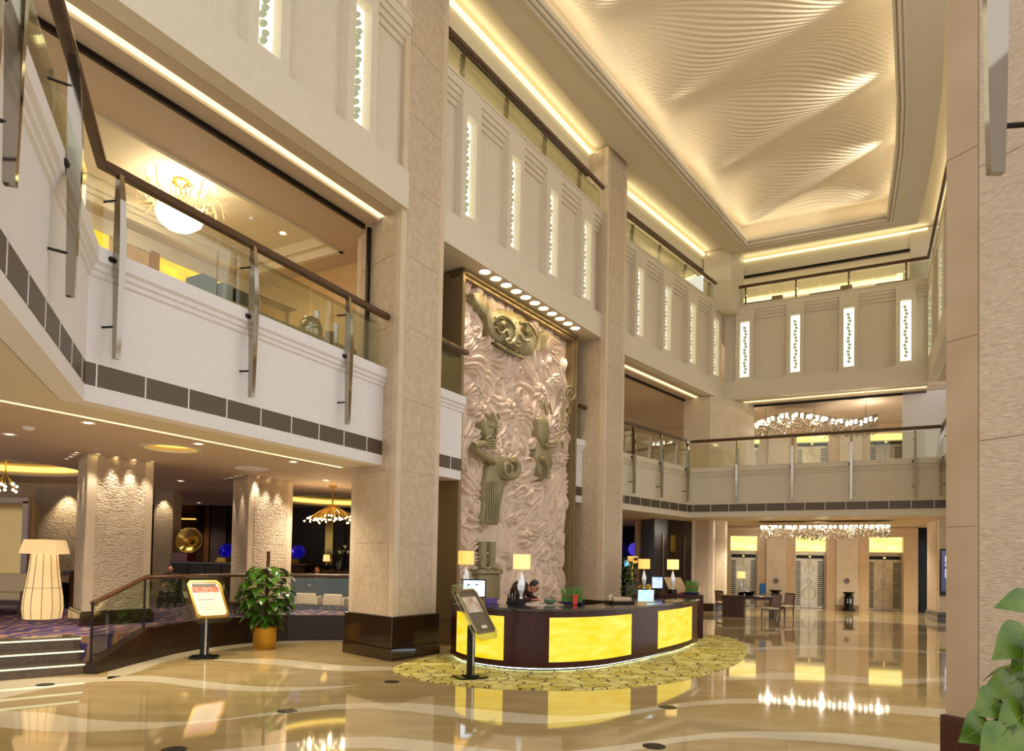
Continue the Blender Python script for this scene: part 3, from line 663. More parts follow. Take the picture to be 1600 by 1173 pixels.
def slab(mb, pxs, o0, o1, grow=0.0):
    """flat carved shape whose outline was read off the photograph, between two depths with a chamfered front"""
    q = [rp(x, y) for x, y in pxs]; c = np.mean([(a[0], a[1]) for a in q], 0); n = len(q)
    rings = []
    for o, k in ((o0, 1.0), (o1 - .03, 1.0), (o1, .93)): rings.append([W3(c[0] + (a[0] - c[0]) * k, c[1] + (a[1] - c[1]) * k, o) for a in q])
    vs = [v for r in rings for v in r] + [W3(c[0], c[1], o1 + grow)]
    fs = [(r * n + i, r * n + (i + 1) % n, (r + 1) * n + (i + 1) % n, (r + 1) * n + i) for r in range(2) for i in range(n)] + [(2 * n + i, 2 * n + (i + 1) % n, 3 * n) for i in range(n)]
    mb.add(vs, fs)
def cord(mb, pxs, r, off, n=8):
    q = [rp(x, y) for x, y in pxs]; m = len(q); r = r if hasattr(r, '__len__') else [r] * m
    # smooth the polyline
    t = np.linspace(0, m - 1, m * 5); i0 = np.clip(t.astype(int), 0, m - 2); f = t - i0; a = np.array([(u[0], u[1]) for u in q])
    g = np.gradient(a, axis=0); P0, P1, G0, G1 = a[i0], a[i0 + 1], g[i0], g[i0 + 1]; f = f[:, None]
    cc = (2*f**3-3*f**2+1)*P0 + (f**3-2*f**2+f)*G0 + (-2*f**3+3*f**2)*P1 + (f**3-f**2)*G1
    mb.tube([W3(u[0], u[1], off) for u in cc], list(np.interp(t, range(m), r)), n)
# bronze mask face at the top
b = MB()
slab(b, [(764, 497), (768, 487), (781, 482), (797, 486), (812, 492), (822, 500), (829, 512), (836, 520), (838, 532), (836, 545), (829, 555), (816, 552), (800, 545), (784, 537), (771, 529), (764, 515)], -.2, -.02, .07)
slab(b, [(735, 459), (741, 457), (749, 462), (756, 472), (764, 484), (766, 500), (768, 522), (764, 524), (758, 512), (755, 495), (746, 484), (738, 474)], -.2, .05, .02)
slab(b, [(840, 520), (848, 517), (856, 524), (855, 535), (847, 545), (838, 548)], -.2, .03, .02)
cord(b, [(768, 498), (778, 494), (792, 502), (800, 514)], .034, .05); cord(b, [(808, 505), (820, 506), (830, 516), (834, 526)], .034, .04)
cord(b, [(801, 505), (800, 518), (799, 530), (795, 537)], [.03, .036, .045, .06], .05)
cord(b, [(770, 512), (778, 522), (786, 517), (790, 528)], .032, .05); cord(b, [(806, 522), (813, 532), (822, 533)], .032, .04)
cord(b, [(772, 537), (785, 545), (800, 553), (815, 560)], .04, .0)
cord(b, [(795, 537), (788, 537), (785, 532), (790, 530)], .03, .06); cord(b, [(796, 538), (803, 542), (808, 540), (805, 535)], .03, .06)
for x, y in ((780, 507), (818, 519)): s, z, _ = rp(x, y); b.ball(W3(s, z, .06), .07, 10, 8)
b.build('bronze_mask', M['reliefgold'], rel, smooth=50)
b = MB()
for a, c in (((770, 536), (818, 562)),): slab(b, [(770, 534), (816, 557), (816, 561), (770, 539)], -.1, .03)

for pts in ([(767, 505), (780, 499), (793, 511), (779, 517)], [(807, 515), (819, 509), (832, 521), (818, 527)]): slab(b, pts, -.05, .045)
b.build('mask_shade_patches', mat('shadowed_bronze', (.34, .30, .15), .5, .2), rel)  # dark slabs paint the shade of the mask's eyes and mouth
# standing bronze figure on the left
b = MB()
slab(b, [(760, 720), (778, 712), (795, 716), (800, 735), (792, 752), (785, 760), (779, 790), (775, 820), (752, 816), (755, 780), (757, 745)], -.2, .02, .05)
cord(b, [(793, 718), (800, 730), (796, 742), (786, 746), (776, 743)], [.09, .10, .09, .08, .07], .12)
cord(b, [(762, 722), (748, 714), (736, 705), (729, 698)], [.10, .10, .09, .09], .12); cord(b, [(729, 698), (738, 695), (748, 694)], [.09, .085, .075], .14)
for k in range(4): cord(b, [(747, 690 + k * 3.6), (756, 689 + k * 3.8), (762, 691 + k * 3.8)], [.03, .028, .02], .18)
cord(b, [(746, 688), (752, 683), (757, 684)], [.028, .028, .02], .18)
slab(b, [(754, 654), (762, 650), (772, 656), (773, 676), (769, 690), (760, 694), (753, 684), (751, 666)], -.2, .06, .08)
cord(b, [(754, 655), (751, 648), (757, 652), (760, 645), (764, 652), (769, 646), (772, 656)], .03, .10); cord(b, [(763, 668), (765, 678), (763, 684)], .028, .15)
cord(b, [(756, 667), (761, 666)], .02, .13); cord(b, [(767, 668), (771, 668)], .02, .12); cord(b, [(758, 687), (766, 689)], .018, .13)
for k in range(6): cord(b, [(756 + k * 3.6, 752), (756 + k * 3.4, 785), (754 + k * 3.6, 816)], .018, .06)
for dx in (0, 14): cord(b, [(753 + dx, 846), (753 + dx, 866), (753 + dx, 884)], [.12, .11, .10], -.05); s, z, _ = rp(753 + dx, 888); b.ball(W3(s, z, .06), (.09, .10, .05), 10, 6)
slab(b, [(741, 889), (779, 889), (779, 896), (741, 896)], -.2, .10); slab(b, [(744, 896), (777, 896), (777, 936), (744, 936)], -.2, .04)
b.build('robed_figure', M['reliefgold'], rel, smooth=50)
b = MB(); s, z, _ = rp(781, 734); cr = [W3(s + .16 * math.cos(a), z + .14 * math.sin(a), .18) for a in np.linspace(0, 2 * math.pi, 20)]; b.tube(cr, .045, 8); b.build('ring', M['reliefgold'], rel, smooth=180)
# second figure with scrolled staff on the right
b = MB()
slab(b, [(838, 655), (846, 650), (853, 656), (856, 676), (852, 692), (842, 694), (838, 680)], -.2, .03, .07)
slab(b, [(838, 690), (856, 692), (862, 725), (858, 738), (846, 752), (840, 740), (836, 712)], -.2, .0, .05)
cord(b, [(886, 616), (884, 610), (879, 616), (882, 625), (889, 624), (892, 614), (886, 605), (877, 608), (874, 625), (873, 650), (868, 675), (862, 690), (852, 694)], .035, .08)
for x, y in ((881, 642), (879, 657), (877, 672)): cord(b, [(x - 6, y), (x, y - 6), (x + 3, y), (x - 1, y + 4)], .025, .08)
cord(b, [(841, 694), (850, 698), (862, 697), (870, 690), (872, 700)], .035, .10); cord(b, [(838, 640), (840, 628), (845, 648), (848, 630), (853, 648)], .03, .12); cord(b, [(838, 715), (846, 730), (846, 748)], .06, .15)
b.build('scroll_figure', M['reliefgold'], rel, smooth=50)
# downlights over the relief
pa, pb = P(757.7, 424, 8.16), P(899, 512, 8.16)
for k in range(11):
    p = pa + (pb - pa) * k / 10
    t = thing('recessed_downlight', f'{ORD[k]} of eleven round downlights above the carved relief, counted from the near column', 'downlight', (p[0], p[1], 8.16), 'downlights over the carved relief')
    b = MB(); b.lathe((p[0], p[1], 8.15), [(.115, .0), (.145, -.012), (.15, .005)], 20); b.build('trim_ring', M['white'], t)
    b = MB(); b.lathe((p[0], p[1], 8.146), [(.115, .0), (.001, .0)], 20); b.build('lens', M['lens'], t)
    if k % 2 == 0: q = p + np.array([*(-rightn(RA, RB) * .10), 0]); lamp('SPOT', (p[0], p[1], 8.12), 80, (1, .87, .72), tgt=(q[0], q[1], 2.5), size=.07, angle=72)
# ---------------------------------------------------------------- reception desk on its round rug
def spline(pts, n=60, closed=False):
    p = np.array(pts, float); m = len(p)
    if closed: p = np.vstack([p, p[:1]]); m += 1
    g = np.gradient(p, axis=0)
    if closed: g[0] = g[-1] = (p[1] - p[-2]) / 2
    t = np.linspace(0, m - 1, n); i = np.clip(t.astype(int), 0, m - 2); f = (t - i)[:, None]
    return [tuple(q) for q in (2*f**3-3*f**2+1)*p[i] + (f**3-2*f**2+f)*g[i] + (-2*f**3+3*f**2)*p[i+1] + (f**3-f**2)*g[i+1]]
def PX(p):
    q = np.array([p[0], p[1], p[2] if len(p) > 2 else 0]) - np.array([0, 0, EYE]); w = q @ FW
    return 800 + FPX * (q @ RT) / w, CYP - FPX * (q @ UP) / w
DC = spline([(-1.12, 13.35), (-.90, 12.62), (-.50, 12.02), (.06, 11.66), (.72, 11.62), (1.5, 12.05), (2.2, 12.84), (2.95, 13.86), (3.7, 15.05), (4.30, 16.25)], 90)
DT = 1.04
desk = thing('reception_desk', 'long curved mahogany reception desk with glowing yellow panels', 'reception desk', (*DC[45], 0))
b = MB(); b.sweep(DC, [(-.5, .07), (0, .07), (0, DT - .05), (-.5, DT - .05)]); b.build('body', M['deskwood'], desk, smooth=30)
b = MB(); b.sweep(DC, [(-.48, .015), (-.10, .015), (-.10, .07), (-.48, .07)]); b.build('toe_kick', M['black'], desk, smooth=30)
b = MB(); b.sweep(DC, [(-.09, .045), (-.06, .045), (-.06, .065), (-.09, .065)]); b.build('toe_light', glow('cool_strip', (.86, .93, 1.0), 5.0), desk, smooth=30)
b = MB(); b.sweep(DC, [(-.72, DT - .05), (.05, DT - .05), (.06, DT - .035), (.06, DT - .01), (.05, DT), (-.72, DT)]); b.build('countertop', M['granite'], desk, smooth=30)
b = MB(); b.sweep(DC, [(-.002, DT - .11), (.012, DT - .11), (.012, DT - .05), (-.002, DT - .05)]); b.sweep(DC, [(-.002, .07), (.012, .07), (.012, .13), (-.002, .13)]); b.build('moulding', M['deskwood'], desk, smooth=30)
b = MB(); b.sweep(DC[24:-4], [(-1.35, .70), (-.5, .70), (-.5, .74), (-1.35, .74)]); b.build('work_surface', M['deskwood'], desk, smooth=30)
dpx = [PX((*p, .5))[0] for p in DC]
for x0, x1 in ((714, 787), (858, 986), (1028, 1080.5)):
    f0, f1 = np.interp([x0, x1], dpx, range(90)); seg = [tuple(np.array([np.interp(t, range(90), [p[k] for p in DC]) for k in (0, 1)])) for t in np.linspace(f0, f1, 16)]
    b = MB(); b.sweep(seg, [(-.002, .17), (.008, .17), (.008, .90), (-.002, .90)]); b.build('glowing_panel', M['yellow'], desk, smooth=30)
b = MB(); b.prism([(3.35, 17.6), (4.75, 17.4), (4.85, 18.1), (3.4, 18.3)], .015, 1.08); tag(b.build('back_counter', M['deskwood'], bevel=.01), 'dark wooden back counter behind the reception desk holding two lamps', 'counter')
# rug
rugm = mat('rug', (.72, .66, .27), .9); _nt = rugm.node_tree; _b = _nt.nodes['Principled BSDF']; _tc = _nt.nodes.new('ShaderNodeTexCoord')
def ring_layer(scale, r, w, col, prev, seed):
    v = _nt.nodes.new('ShaderNodeTexVoronoi'); v.inputs['Scale'].default_value = scale; v.inputs['Randomness'].default_value = .55; v.voronoi_dimensions = '2D'
    mp = _nt.nodes.new('ShaderNodeMapping'); mp.inputs['Location'].default_value = (seed, seed * .7, 0); mp.inputs['Rotation'].default_value = (0, 0, seed)
    _nt.links.new(_tc.outputs['Object'], mp.inputs[0]); _nt.links.new(mp.outputs[0], v.inputs['Vector'])
    a = _nt.nodes.new('ShaderNodeMath'); a.operation = 'SUBTRACT'; a.inputs[1].default_value = r; c = _nt.nodes.new('ShaderNodeMath'); c.operation = 'ABSOLUTE'
    l = _nt.nodes.new('ShaderNodeMath'); l.operation = 'LESS_THAN'; l.inputs[1].default_value = w
    x = _nt.nodes.new('ShaderNodeMix'); x.data_type = 'RGBA'; x.inputs[7].default_value = (*lin(col), 1)
    _nt.links.new(v.outputs['Distance'], a.inputs[0]); _nt.links.new(a.outputs[0], c.inputs[0]); _nt.links.new(c.outputs[0], l.inputs[0]); _nt.links.new(l.outputs[0], x.inputs[0])
    if prev is None: x.inputs[6].default_value = (*lin((.90, .86, .52)), 1)
    else: _nt.links.new(prev.outputs[2], x.inputs[6])
    return x
_p = ring_layer(1.7, .2, .2, (.82, .76, .36), None, 3.1)
_p = ring_layer(1.7, .38, .020, (.24, .15, .14), _p, .4); _p = ring_layer(2.2, .27, .016, (.55, .38, .12), _p, 1.9); _p = ring_layer(1.8, .33, .018, (.25, .17, .16), _p, 5.3)
_nt.links.new(_p.outputs[2], _b.inputs['Base Color'])
rug_px = [(616,1043),(630,1055),(680,1066),(760,1074.5),(880,1078),(960,1075.5),(1040,1067),(1100,1055),(1150,1037),(1167,1021),(1160,1006),(1130,995)]
rp2 = [tuple(P2(*q, 0)) for q in rug_px] + [(4.4, 19.0), (2.6, 17.6), (.6, 15.6), (-.6, 14.2), (-1.45, 13.3)]
b = MB(); b.prism(spline(rp2, 100, True)[:-1], .001, .014); tag(b.build('rug', rugm), 'yellow green round rug with dark looping rings under the reception desk', 'rug')

# ---------------------------------------------------------------- things on the desk
def on_desk(x, y, z=DT): return P(x, y, z)
def lamp_proto():
    t = thing('table_lamp', 'bright drum-shaded crystal lamp at the middle of the reception desk', 'table lamp', (0, 0, 0), 'crystal table lamps of the reception')
    b = MB(); b.box((0, 0, .06), (.16, .16, .12)); b.build('base', M['black'], t, bevel=.006)
    b = MB(); b.lathe((0, 0, .12), [(.03, 0), (.018, .03), (.03, .08), (.055, .15), (.068, .24), (.06, .33), (.035, .42), (.015, .47)], 10, sy=.7); b.build('crystal_body', M['crystal'], t)
    b = MB(); b.tube([(0, 0, .58), (0, 0, .70)], .009, 8); b.build('stem', M['brass'], t)
    b = MB(); b.lathe((0, 0, .64), [(.148, 0), (.152, .0), (.152, .26), (.148, .26), (.146, .25), (.146, .01)], 28); b.lathe((0, 0, .64), [(.146, .02), (.001, .02)], 28); b.build('lamp_shade', M['shade2'], t, smooth=40)
    return t
tl = lamp_proto(); tl.location = tuple(on_desk(814, 945.5))
lamps = [(PY(727, 934, 14.3), 1.06, 'amber drum-shaded crystal lamp standing behind the monitor with icons', M['shade']),
         (np.array([*PY(1006, 922, 17.9)[:2], 1.08]), .96, 'crystal lamp with amber drum shade in front of the dark wooden wall block', M['shade']),
         (np.array([*PY(1051, 922, 17.75)[:2], 1.08]), .96, 'crystal lamp with amber shade before the slanted board on the back counter', M['shade2'])]
for loc, sc, lab, m in lamps:
    r = dup(tl, loc, .3, lab, scale=sc)
    for ch in r.children:
        if ch.name.startswith('lamp_shade') and m is not M['shade2']:
            ch.data = ch.data.copy(); ch.data.materials[0] = m
pl1 = np.array([*PY(727, 934, 14.3)[:2], 0]); b = MB(); b.box((pl1[0], pl1[1], (lamps[0][0][2]) / 2 + .008), (.4, .4, lamps[0][0][2] - .016)); tag(b.build('lamp_stand', M['deskwood']), 'dark wooden stand under the lamp behind the monitor with icons', 'stand')
screenA = glow('icon_screen', (.86, .93, 1.0), 1.0); screenB = glow('blue_photo_screen', (.62, .72, .95), .9, (9, (.93, .95, 1.0), (1, 1, 1))); screenC = glow('cyan_screen', (.62, .93, .95), .95, (7, (.85, .98, .97), (1, 1, 3)))
def monitor(loc, w, h, rz, label, scr, icons=False, zbase=DT):
    t = thing('monitor', label, 'monitor', (loc[0], loc[1], zbase)); co, si = math.cos(rz), math.sin(rz)
    R = lambda x, y: (loc[0] + x * co - y * si, loc[1] + x * si + y * co); zc = loc[2]
    b = MB(); b.box((*R(0, 0), zc), (w, .04, h), rz); b.build('bezel', M['black'], t, bevel=.006)
    b = MB(); b.box((*R(0, -.0215), zc), (w - .05, .003, h - .05), rz); b.build('screen', scr, t)
    b = MB(); b.box((*R(0, .03), (zbase + zc) / 2), (.05, .03, zc - zbase), rz); b.box((*R(0, .02), zbase + .01), (.2, .16, .02), rz); b.build('stand', M['black'], t)
    if icons:
        b = MB()
        for (x, z) in ((-.10, .07), (.05, .07), (-.09, -.02), (.03, -.07)): b.box((*R(x, -.024), zc + z), (.05, .002, .03), rz)
        b.build('screen_icons', mat('icon_ink', (.55, .66, .85), .5), t)
    return t
p = PY(740.5, 919, 13.1); monitor(p, .45, .345, .12, 'black monitor with pale screen and icons at the near end of the desk', screenA, True)
p = PY(1027, 910, 17.3); monitor(p, .30, .32, -.2, 'small black monitor showing a blue picture beside the back counter', screenB, zbase=.74)
p = on_desk(1009, 941); t = thing('laptop', 'open laptop with bright cyan screen standing on the curved desk', 'laptop', p)
b = MB(); b.box((p[0], p[1] + .12, p[2] + .012), (.34, .24, .022), .25); b.build('keyboard_base', M['steel'], t)
q = MB(); w = .17; dx, dy = math.cos(.25), math.sin(.25)
q.hexa([(p[0] - w * dx, p[1] - w * dy, p[2] + .02), (p[0] + w * dx, p[1] + w * dy, p[2] + .02), (p[0] + w * dx, p[1] + w * dy + .02, p[2] + .02), (p[0] - w * dx, p[1] - w * dy + .02, p[2] + .02)],
       [(p[0] - w * dx + .02, p[1] - w * dy + .07, p[2] + .25), (p[0] + w * dx + .02, p[1] + w * dy + .07, p[2] + .25), (p[0] + w * dx + .02, p[1] + w * dy + .09, p[2] + .25), (p[0] - w * dx + .02, p[1] - w * dy + .09, p[2] + .25)]); q.build('screen', screenC, t)
M['grass'] = mat('fresh_grass', (.30, .52, .13), .5, noise=(30, (.42, .60, .22), .9))
def grass_tray(loc, w, h, label, card):
    t = thing('wheatgrass_planter', label, 'planter', loc); x, y, z = loc; rr = random.Random(int(abs(x) * 100))
    b = MB(); b.lathe((x, y, z), [(w * .40, 0), (w * .56, .03), (w * .58, .05), (w * .52, .05), (w * .45, .035), (.001, .035)], 20, sy=.6); b.build('dish', mat('blue_glazed_dish', (.20, .20, .42), .2), t)
    b = MB()
    for i in range(85):
        a, r = rr.uniform(0, 6.28), math.sqrt(rr.random()); px, py = x + w * .46 * r * math.cos(a), y + w * .27 * r * math.sin(a); hh = h * rr.uniform(.75, 1.0); lx, ly = rr.uniform(-.03, .03), rr.uniform(-.02, .02)
        b.tube([(px, py, z + .03), (px + lx * .4, py + ly * .4, z + hh * .6), (px + lx * 1.3, py + ly, z + hh)], [.008, .008, .003], 4)
    b.build('grass_blades', M['grass'], t)
    b = MB(); b.lathe((x, y, z), [(w * .49, h * .52), (w * .50, h * .52), (w * .50, h * .545), (w * .49, h * .545)], 24, sy=.62, caps=False); b.build('ribbon', M['redpaper'], t)
    if card:
        b = MB(); b.box((x + w * .12, y - w * .38, z + h * .27), (.085, .006, .17), .1); b.build('red_card', M['redpaper'], t)
grass_tray(on_desk(893, 944), .44, .34, 'wheatgrass planter with a red card on the middle of the desk', True)
grass_tray(np.array([*PY(1080, 929, 17.72)[:2], 1.08]), .36, .36, 'small wheatgrass planter at the far end of the desk', False)
p = on_desk(968, 942.5); t = thing('fax_machine', 'cream fax machine with paper tray on the curved desk', 'fax machine', p)
b = MB(); b.box((p[0], p[1] + .1, p[2] + .02), (.52, .34, .04), .45); b.build('tray', M['darkmetal'], t, bevel=.01)
b = MB(); b.box((p[0], p[1] + .1, p[2] + .08), (.42, .28, .08), .45); b.build('body', mat('cream_plastic', (.78, .68, .55), .4), t, bevel=.02)
b = MB(); b.tube([(p[0] - .2, p[1] - .1, p[2] + .05), (p[0] - .2, p[1] - .05, p[2] + .14), (p[0] - .14, p[1] + .1, p[2] + .15)], .03, 8); b.build('handset', mat('grey_plastic', (.72, .67, .60), .4), t, smooth=50)
def small(name, label, cat, x, y, fn, m, z=DT, **k):
    p = P(x, y, z); b = MB(); fn(b, p); tag(b.build(name, m, **k), label, cat); return p
small('paper_stack', 'flat white papers lying before the seated receptionist', 'papers', 838, 946, lambda b, p: b.box((p[0], p[1] + .08, p[2] + .006), (.30, .2, .01), .2), M['white'])
small('glass_bowl', 'small green glass bowl between papers and wheatgrass', 'bowl', 859, 944, lambda b, p: b.lathe(p, [(.04, 0), (.10, .04), (.115, .09), (.105, .09), (.09, .045), (.001, .02)], 18), mat('green_glass', (.45, .62, .50), .08), smooth=50)
small('name_plate', 'small cream name plate in front of the laptop', 'name plate', 1003, 946.5, lambda b, p: b.box((p[0], p[1], p[2] + .035), (.22, .02, .07), .5), M['beige'])
small('document_tray', 'low tray of papers between laptop and far wheatgrass', 'tray', 1054, 939, lambda b, p: b.box((p[0], p[1] + .1, p[2] + .012), (.34, .22, .024), .8), mat('papers', (.78, .68, .50), .6))
small('purple_box', 'flat purple box lying on the desk under the monitor with icons', 'box', 763, 943, lambda b, p: b.box((p[0] + .05, p[1] + .02, p[2] + .055), (.20, .16, .11), .2), mat('purple_card', (.36, .27, .52), .5), bevel=.004)
p = on_desk(800, 944); t = thing('pen_holder', 'dark rack of pens beside the middle lamp', 'pen holder', p)
b = MB(); b.box((p[0], p[1] + .02, p[2] + .04), (.16, .09, .08)); b.build('cup', M['black'], t, bevel=.005)
for i in range(7): b = MB(); b.tube([(p[0] - .06 + i * .02, p[1] + .02, p[2] + .07), (p[0] - .08 + i * .027, p[1] + .02, p[2] + .2 + .02 * (i % 3))], .006, 5); b.build('pen', M['steel'] if i % 2 else M['darkmetal'], t)
p = np.array([*PY(1055, 925, 18.0)[:2], 1.08]); t = thing('display_board', 'slanted cream display board leaning behind the far lamp', 'board', p)
b = MB(); b.hexa([(p[0] - .12, p[1] + .02, 1.09), (p[0] + .34, p[1] - .05, 1.09), (p[0] + .34, p[1] - .02, 1.09), (p[0] - .12, p[1] + .05, 1.09)], [(p[0] - .26, p[1] + .18, 1.49), (p[0] + .16, p[1] + .12, 1.49), (p[0] + .16, p[1] + .15, 1.49), (p[0] - .26, p[1] + .21, 1.49)]); b.build('panel', M['beige'], t)
b = MB(); b.box((p[0] + .22, p[1] - .08, 1.10), (.24, .05, .03)); b.build('ledge', M['redpaper'], t)
p = np.array([*PY(1007, 925, 18.1)[:2], 1.08]); t = thing('picture_frame', 'small gilt picture frame behind the lamp on the back counter', 'frame', p)
b = MB(); x0, y0 = p[0] - .17, p[1] + .12
for cx, cz, w, h in ((0, .02, .34, .04), (0, .20, .34, .04), (-.15, .11, .04, .2), (.15, .11, .04, .2)): b.box((p[0] + .02 + cx, y0, 1.08 + cz), (w, .03, h))
b.build('gilt_border', M['brass'], t); b = MB(); b.box((p[0] + .02, y0 + .008, 1.19), (.28, .01, .16)); b.build('picture', M['gold'], t)

# ---------------------------------------------------------------- tilted notice stands
food = mat('food_photo', (.80, .55, .42), .3, noise=(16, (.72, .20, .10), 1.0)); page = mat('printed_page', (.92, .86, .78), .35); ink = mat('grey_ink', (.45, .40, .38), .5); dimpage = mat('slate_page', (.38, .34, .27), .3); portrait = mat('people_photo', (.86, .84, .80), .3, noise=(7, (.74, .55, .42), 1.0))
def notice_stand(loc, face, label, kind, zc, w, h, recl, base_rz):
    t = thing('notice_stand', label, 'sign stand', (loc[0], loc[1], 0)); x, y = loc[0], loc[1]
    f = np.array([math.cos(face), math.sin(face), 0]); r = np.array([-f[1], f[0], 0.]); up = np.array([-f[0] * math.sin(recl), -f[1] * math.sin(recl), math.cos(recl)]); nrm = np.cross(r, up); nrm = nrm if nrm @ f > 0 else -nrm
    b = MB(); b.box((x, y, .029), (.46, .34, .026), base_rz); b.box((x, y, .05), (.22, .18, .03), base_rz); b.build('base', M['black'], t, bevel=.006)
    ph = zc - h / 2 * math.cos(recl) * .75
    b = MB()
    for k in (-.045, .045): b.box((x + r[0] * k, y + r[1] * k, (ph + .05) / 2 + .02), (.06, .06, ph - .02), base_rz)
    b.build('pole', M['black'], t); b = MB(); b.box((x + f[0] * .035, y + f[1] * .035, (ph + .05) / 2 + .02), (.03, .03, ph), base_rz); b.build('pole_strip', M['steel'], t)
    c = np.array([x, y, zc]) + f * .06
    def oct_(ww, hh, cut, o): return [c + r * (a * ww / 2) + up * (d * hh / 2) + nrm * o for a, d in ((-1 + cut, -1), (1 - cut, -1), (1, -1 + cut * ww / hh), (1, 1 - cut * ww / hh), (1 - cut, 1), (-1 + cut, 1), (-1, 1 - cut * ww / hh), (-1, -1 + cut * ww / hh))]
    def plate8(ww, hh, cut, o0, o1, name, m, parent=t):
        b = MB(); A, B = oct_(ww, hh, cut, o0), oct_(ww, hh, cut, o1)
        b.add(A + B, [tuple(range(7, -1, -1)), tuple(range(8, 16))] + [(i, (i + 1) % 8, 8 + (i + 1) % 8, 8 + i) for i in range(8)]); return b.build(name, m, parent)
    plate8(w * 1.32, h * 1.26, .3, -.012, -.004, 'glass_backing', M['glass'])
    b = MB(); A, B, C_, D_ = oct_(w, h, .2, .0), oct_(w, h, .2, .03), oct_(w - .07, h - .07, .2, .03), oct_(w - .07, h - .07, .2, .012); n = 8
    b.add(A + B + C_ + D_, [(j * 8 + i, j * 8 + (i + 1) % 8, (j + 1) * 8 + (i + 1) % 8, (j + 1) * 8 + i) for j in range(3) for i in range(8)]); b.build('frame', M['brass'] if kind else M['brushed'], t)
    pg = plate8(w - .07, h - .07, .2, .002, .012, 'page', page if kind else dimpage)
    def patch(u0, u1, v0, v1, name, m, o=.013):
        b = MB(); q = [c + r * (u * w / 2) + up * (v * h / 2) + nrm * o for u, v in ((u0, v0), (u1, v0), (u1, v1), (u0, v1))]; b.add(q + [k + nrm * .001 for k in q], [(0, 1, 2, 3), (4, 5, 6, 7), (0, 1, 5, 4), (1, 2, 6, 5), (2, 3, 7, 6), (3, 0, 4, 7)]); b.build(name, m, t)
    if kind:
        patch(-.72, .72, .66, .84, 'page_header', mat('dark_header', (.30, .24, .18), .4)); patch(-.80, .80, .36, .68, 'food_picture', food)
        for v, u0, u1 in ((.24, -.45, .5), (.16, -.55, .6), (-.05, -.62, .35), (-.24, -.6, .45), (-.36, -.6, .2), (-.48, -.6, .35), (-.6, -.5, .1)): patch(u0, u1, v, v + (.035 if v > -.1 and v < 0 else .012), 'text_line', ink)
    else:
        patch(-.76, .76, -.05, .66, 'portrait_picture', portrait)
        for v, u1 in ((-.2, .5), (-.34, .3), (-.48, .55)): patch(-.6, u1, v, v + .014, 'text_line', mat('pale_ink', (.62, .58, .50), .5))
        patch(-.2, .35, -.78, -.64, 'logo_patch', page)
    return t
s1 = P2(319, 1028, 0); notice_stand(s1, math.radians(-37), 'tilted gold-framed menu stand by the curved granite wall', 1, 1.04, .62, .74, math.radians(32), .25)
s2 = P2(735, 1060, 0); notice_stand(s2, math.radians(-27), 'tilted notice stand with a portrait picture before the reception desk', 0, 1.03, .58, .76, math.radians(32), .5)

# ---------------------------------------------------------------- plants
def leaf(b, base, tip, width, droop=.12, up=(0, 0, 1), fold=.25):
    base, tip = np.array(base, float), np.array(tip, float); d = tip - base; L = np.linalg.norm(d); d /= L
    s = np.cross(d, up); s = s / (np.linalg.norm(s) + 1e-6); n = np.cross(s, d); rows = []
    for i in range(8):
        t = i / 7; w = width / 2 * 2.75 * (t + .05) ** .58 * (1.0001 - t) ** 1.2; c = base + d * L * t + n * (droop * L * (math.sin(math.pi * t * .9) - t * .6))
        rows.append([c + s * w * u + n * (fold * w * abs(u)) for u in (-1, -.5, 0, .5, 1)])
    rows[-1] = [tip] * 5 if False else rows[-1]
    b.grid(rows)
def leafy_plant(loc, H, R, n, lsize, seed, mb_leaf, mb_stem, z0):
    rr = random.Random(seed); x, y, z = loc
    for i in range(n):
        f = (i + .5) / n; a = i * 2.4 + rr.uniform(-.3, .3); hz = z0 + (H - z0) * f ** .9; rad = R * (math.sin(math.pi * (.12 + .80 * (1 - f))) ** .8) * rr.uniform(.65, 1.0)
        o = (x + .04 * math.cos(a), y + .04 * math.sin(a), z + hz * .97); e = (x + rad * .62 * math.cos(a), y + rad * .62 * math.sin(a), z + hz + .05 + .05 * rr.random())
        mb_stem.tube([o, ((o[0] + e[0]) / 2, (o[1] + e[1]) / 2, (o[2] + e[2]) / 2 + .06), e], .007, 5)
        L = lsize * rr.uniform(.8, 1.25); dn = rr.uniform(.25, .75); tip = (e[0] + L * math.cos(a) * (1 - dn * .4), e[1] + L * math.sin(a) * (1 - dn * .4), e[2] - L * dn)
        leaf(mb_leaf, e, tip, L * .72, .15)
pp = P2(413, 1013, 0); t = thing('potted_plant', 'leafy green climbing plant in a gold pot by the granite wall', 'potted plant', (*pp, 0))
b = MB(); b.lathe((*pp, 0), [(.20, 0), (.215, .02), (.235, .40), (.24, .42), (.225, .42), (.22, .36), (.001, .36)], 28); b.build('gold_pot', M['gold'], t, smooth=40)
b = MB(); b.lathe((*pp, .362), [(.215, 0), (.001, .02)], 20); b.build('soil', M['soil'], t)
b = MB(); b.tube([(*pp, .3), (pp[0] + .02, pp[1], 1.2), (pp[0] + .03, pp[1], 1.92)], .035, 8); b.build('moss_pole', mat('coir_pole', (.25, .14, .08), .9), t)
bl, bs = MB(), MB(); leafy_plant((*pp, 0), 1.56, .66, 96, .30, 5, bl, bs, .42); bl.build('leaves', M['leaf'], t, smooth=180); bs.build('stalks', M['leafdark'], t, smooth=180)
pq = PY(985, 900, 19.6); t = thing('leafy_shrub', 'dark leafy shrub standing behind the reception desk by the second column', 'shrub', (pq[0], pq[1], 0)); bl, bs = MB(), MB()
leafy_plant((pq[0], pq[1], 0), 1.95, .42, 60, .17, 9, bl, bs, .4); bl.build('leaves', mat('dark_leaf', (.12, .20, .06), .4), t, smooth=180); bs.build('stalks', M['leafdark'], t)  # darker green for this shrub's leaves
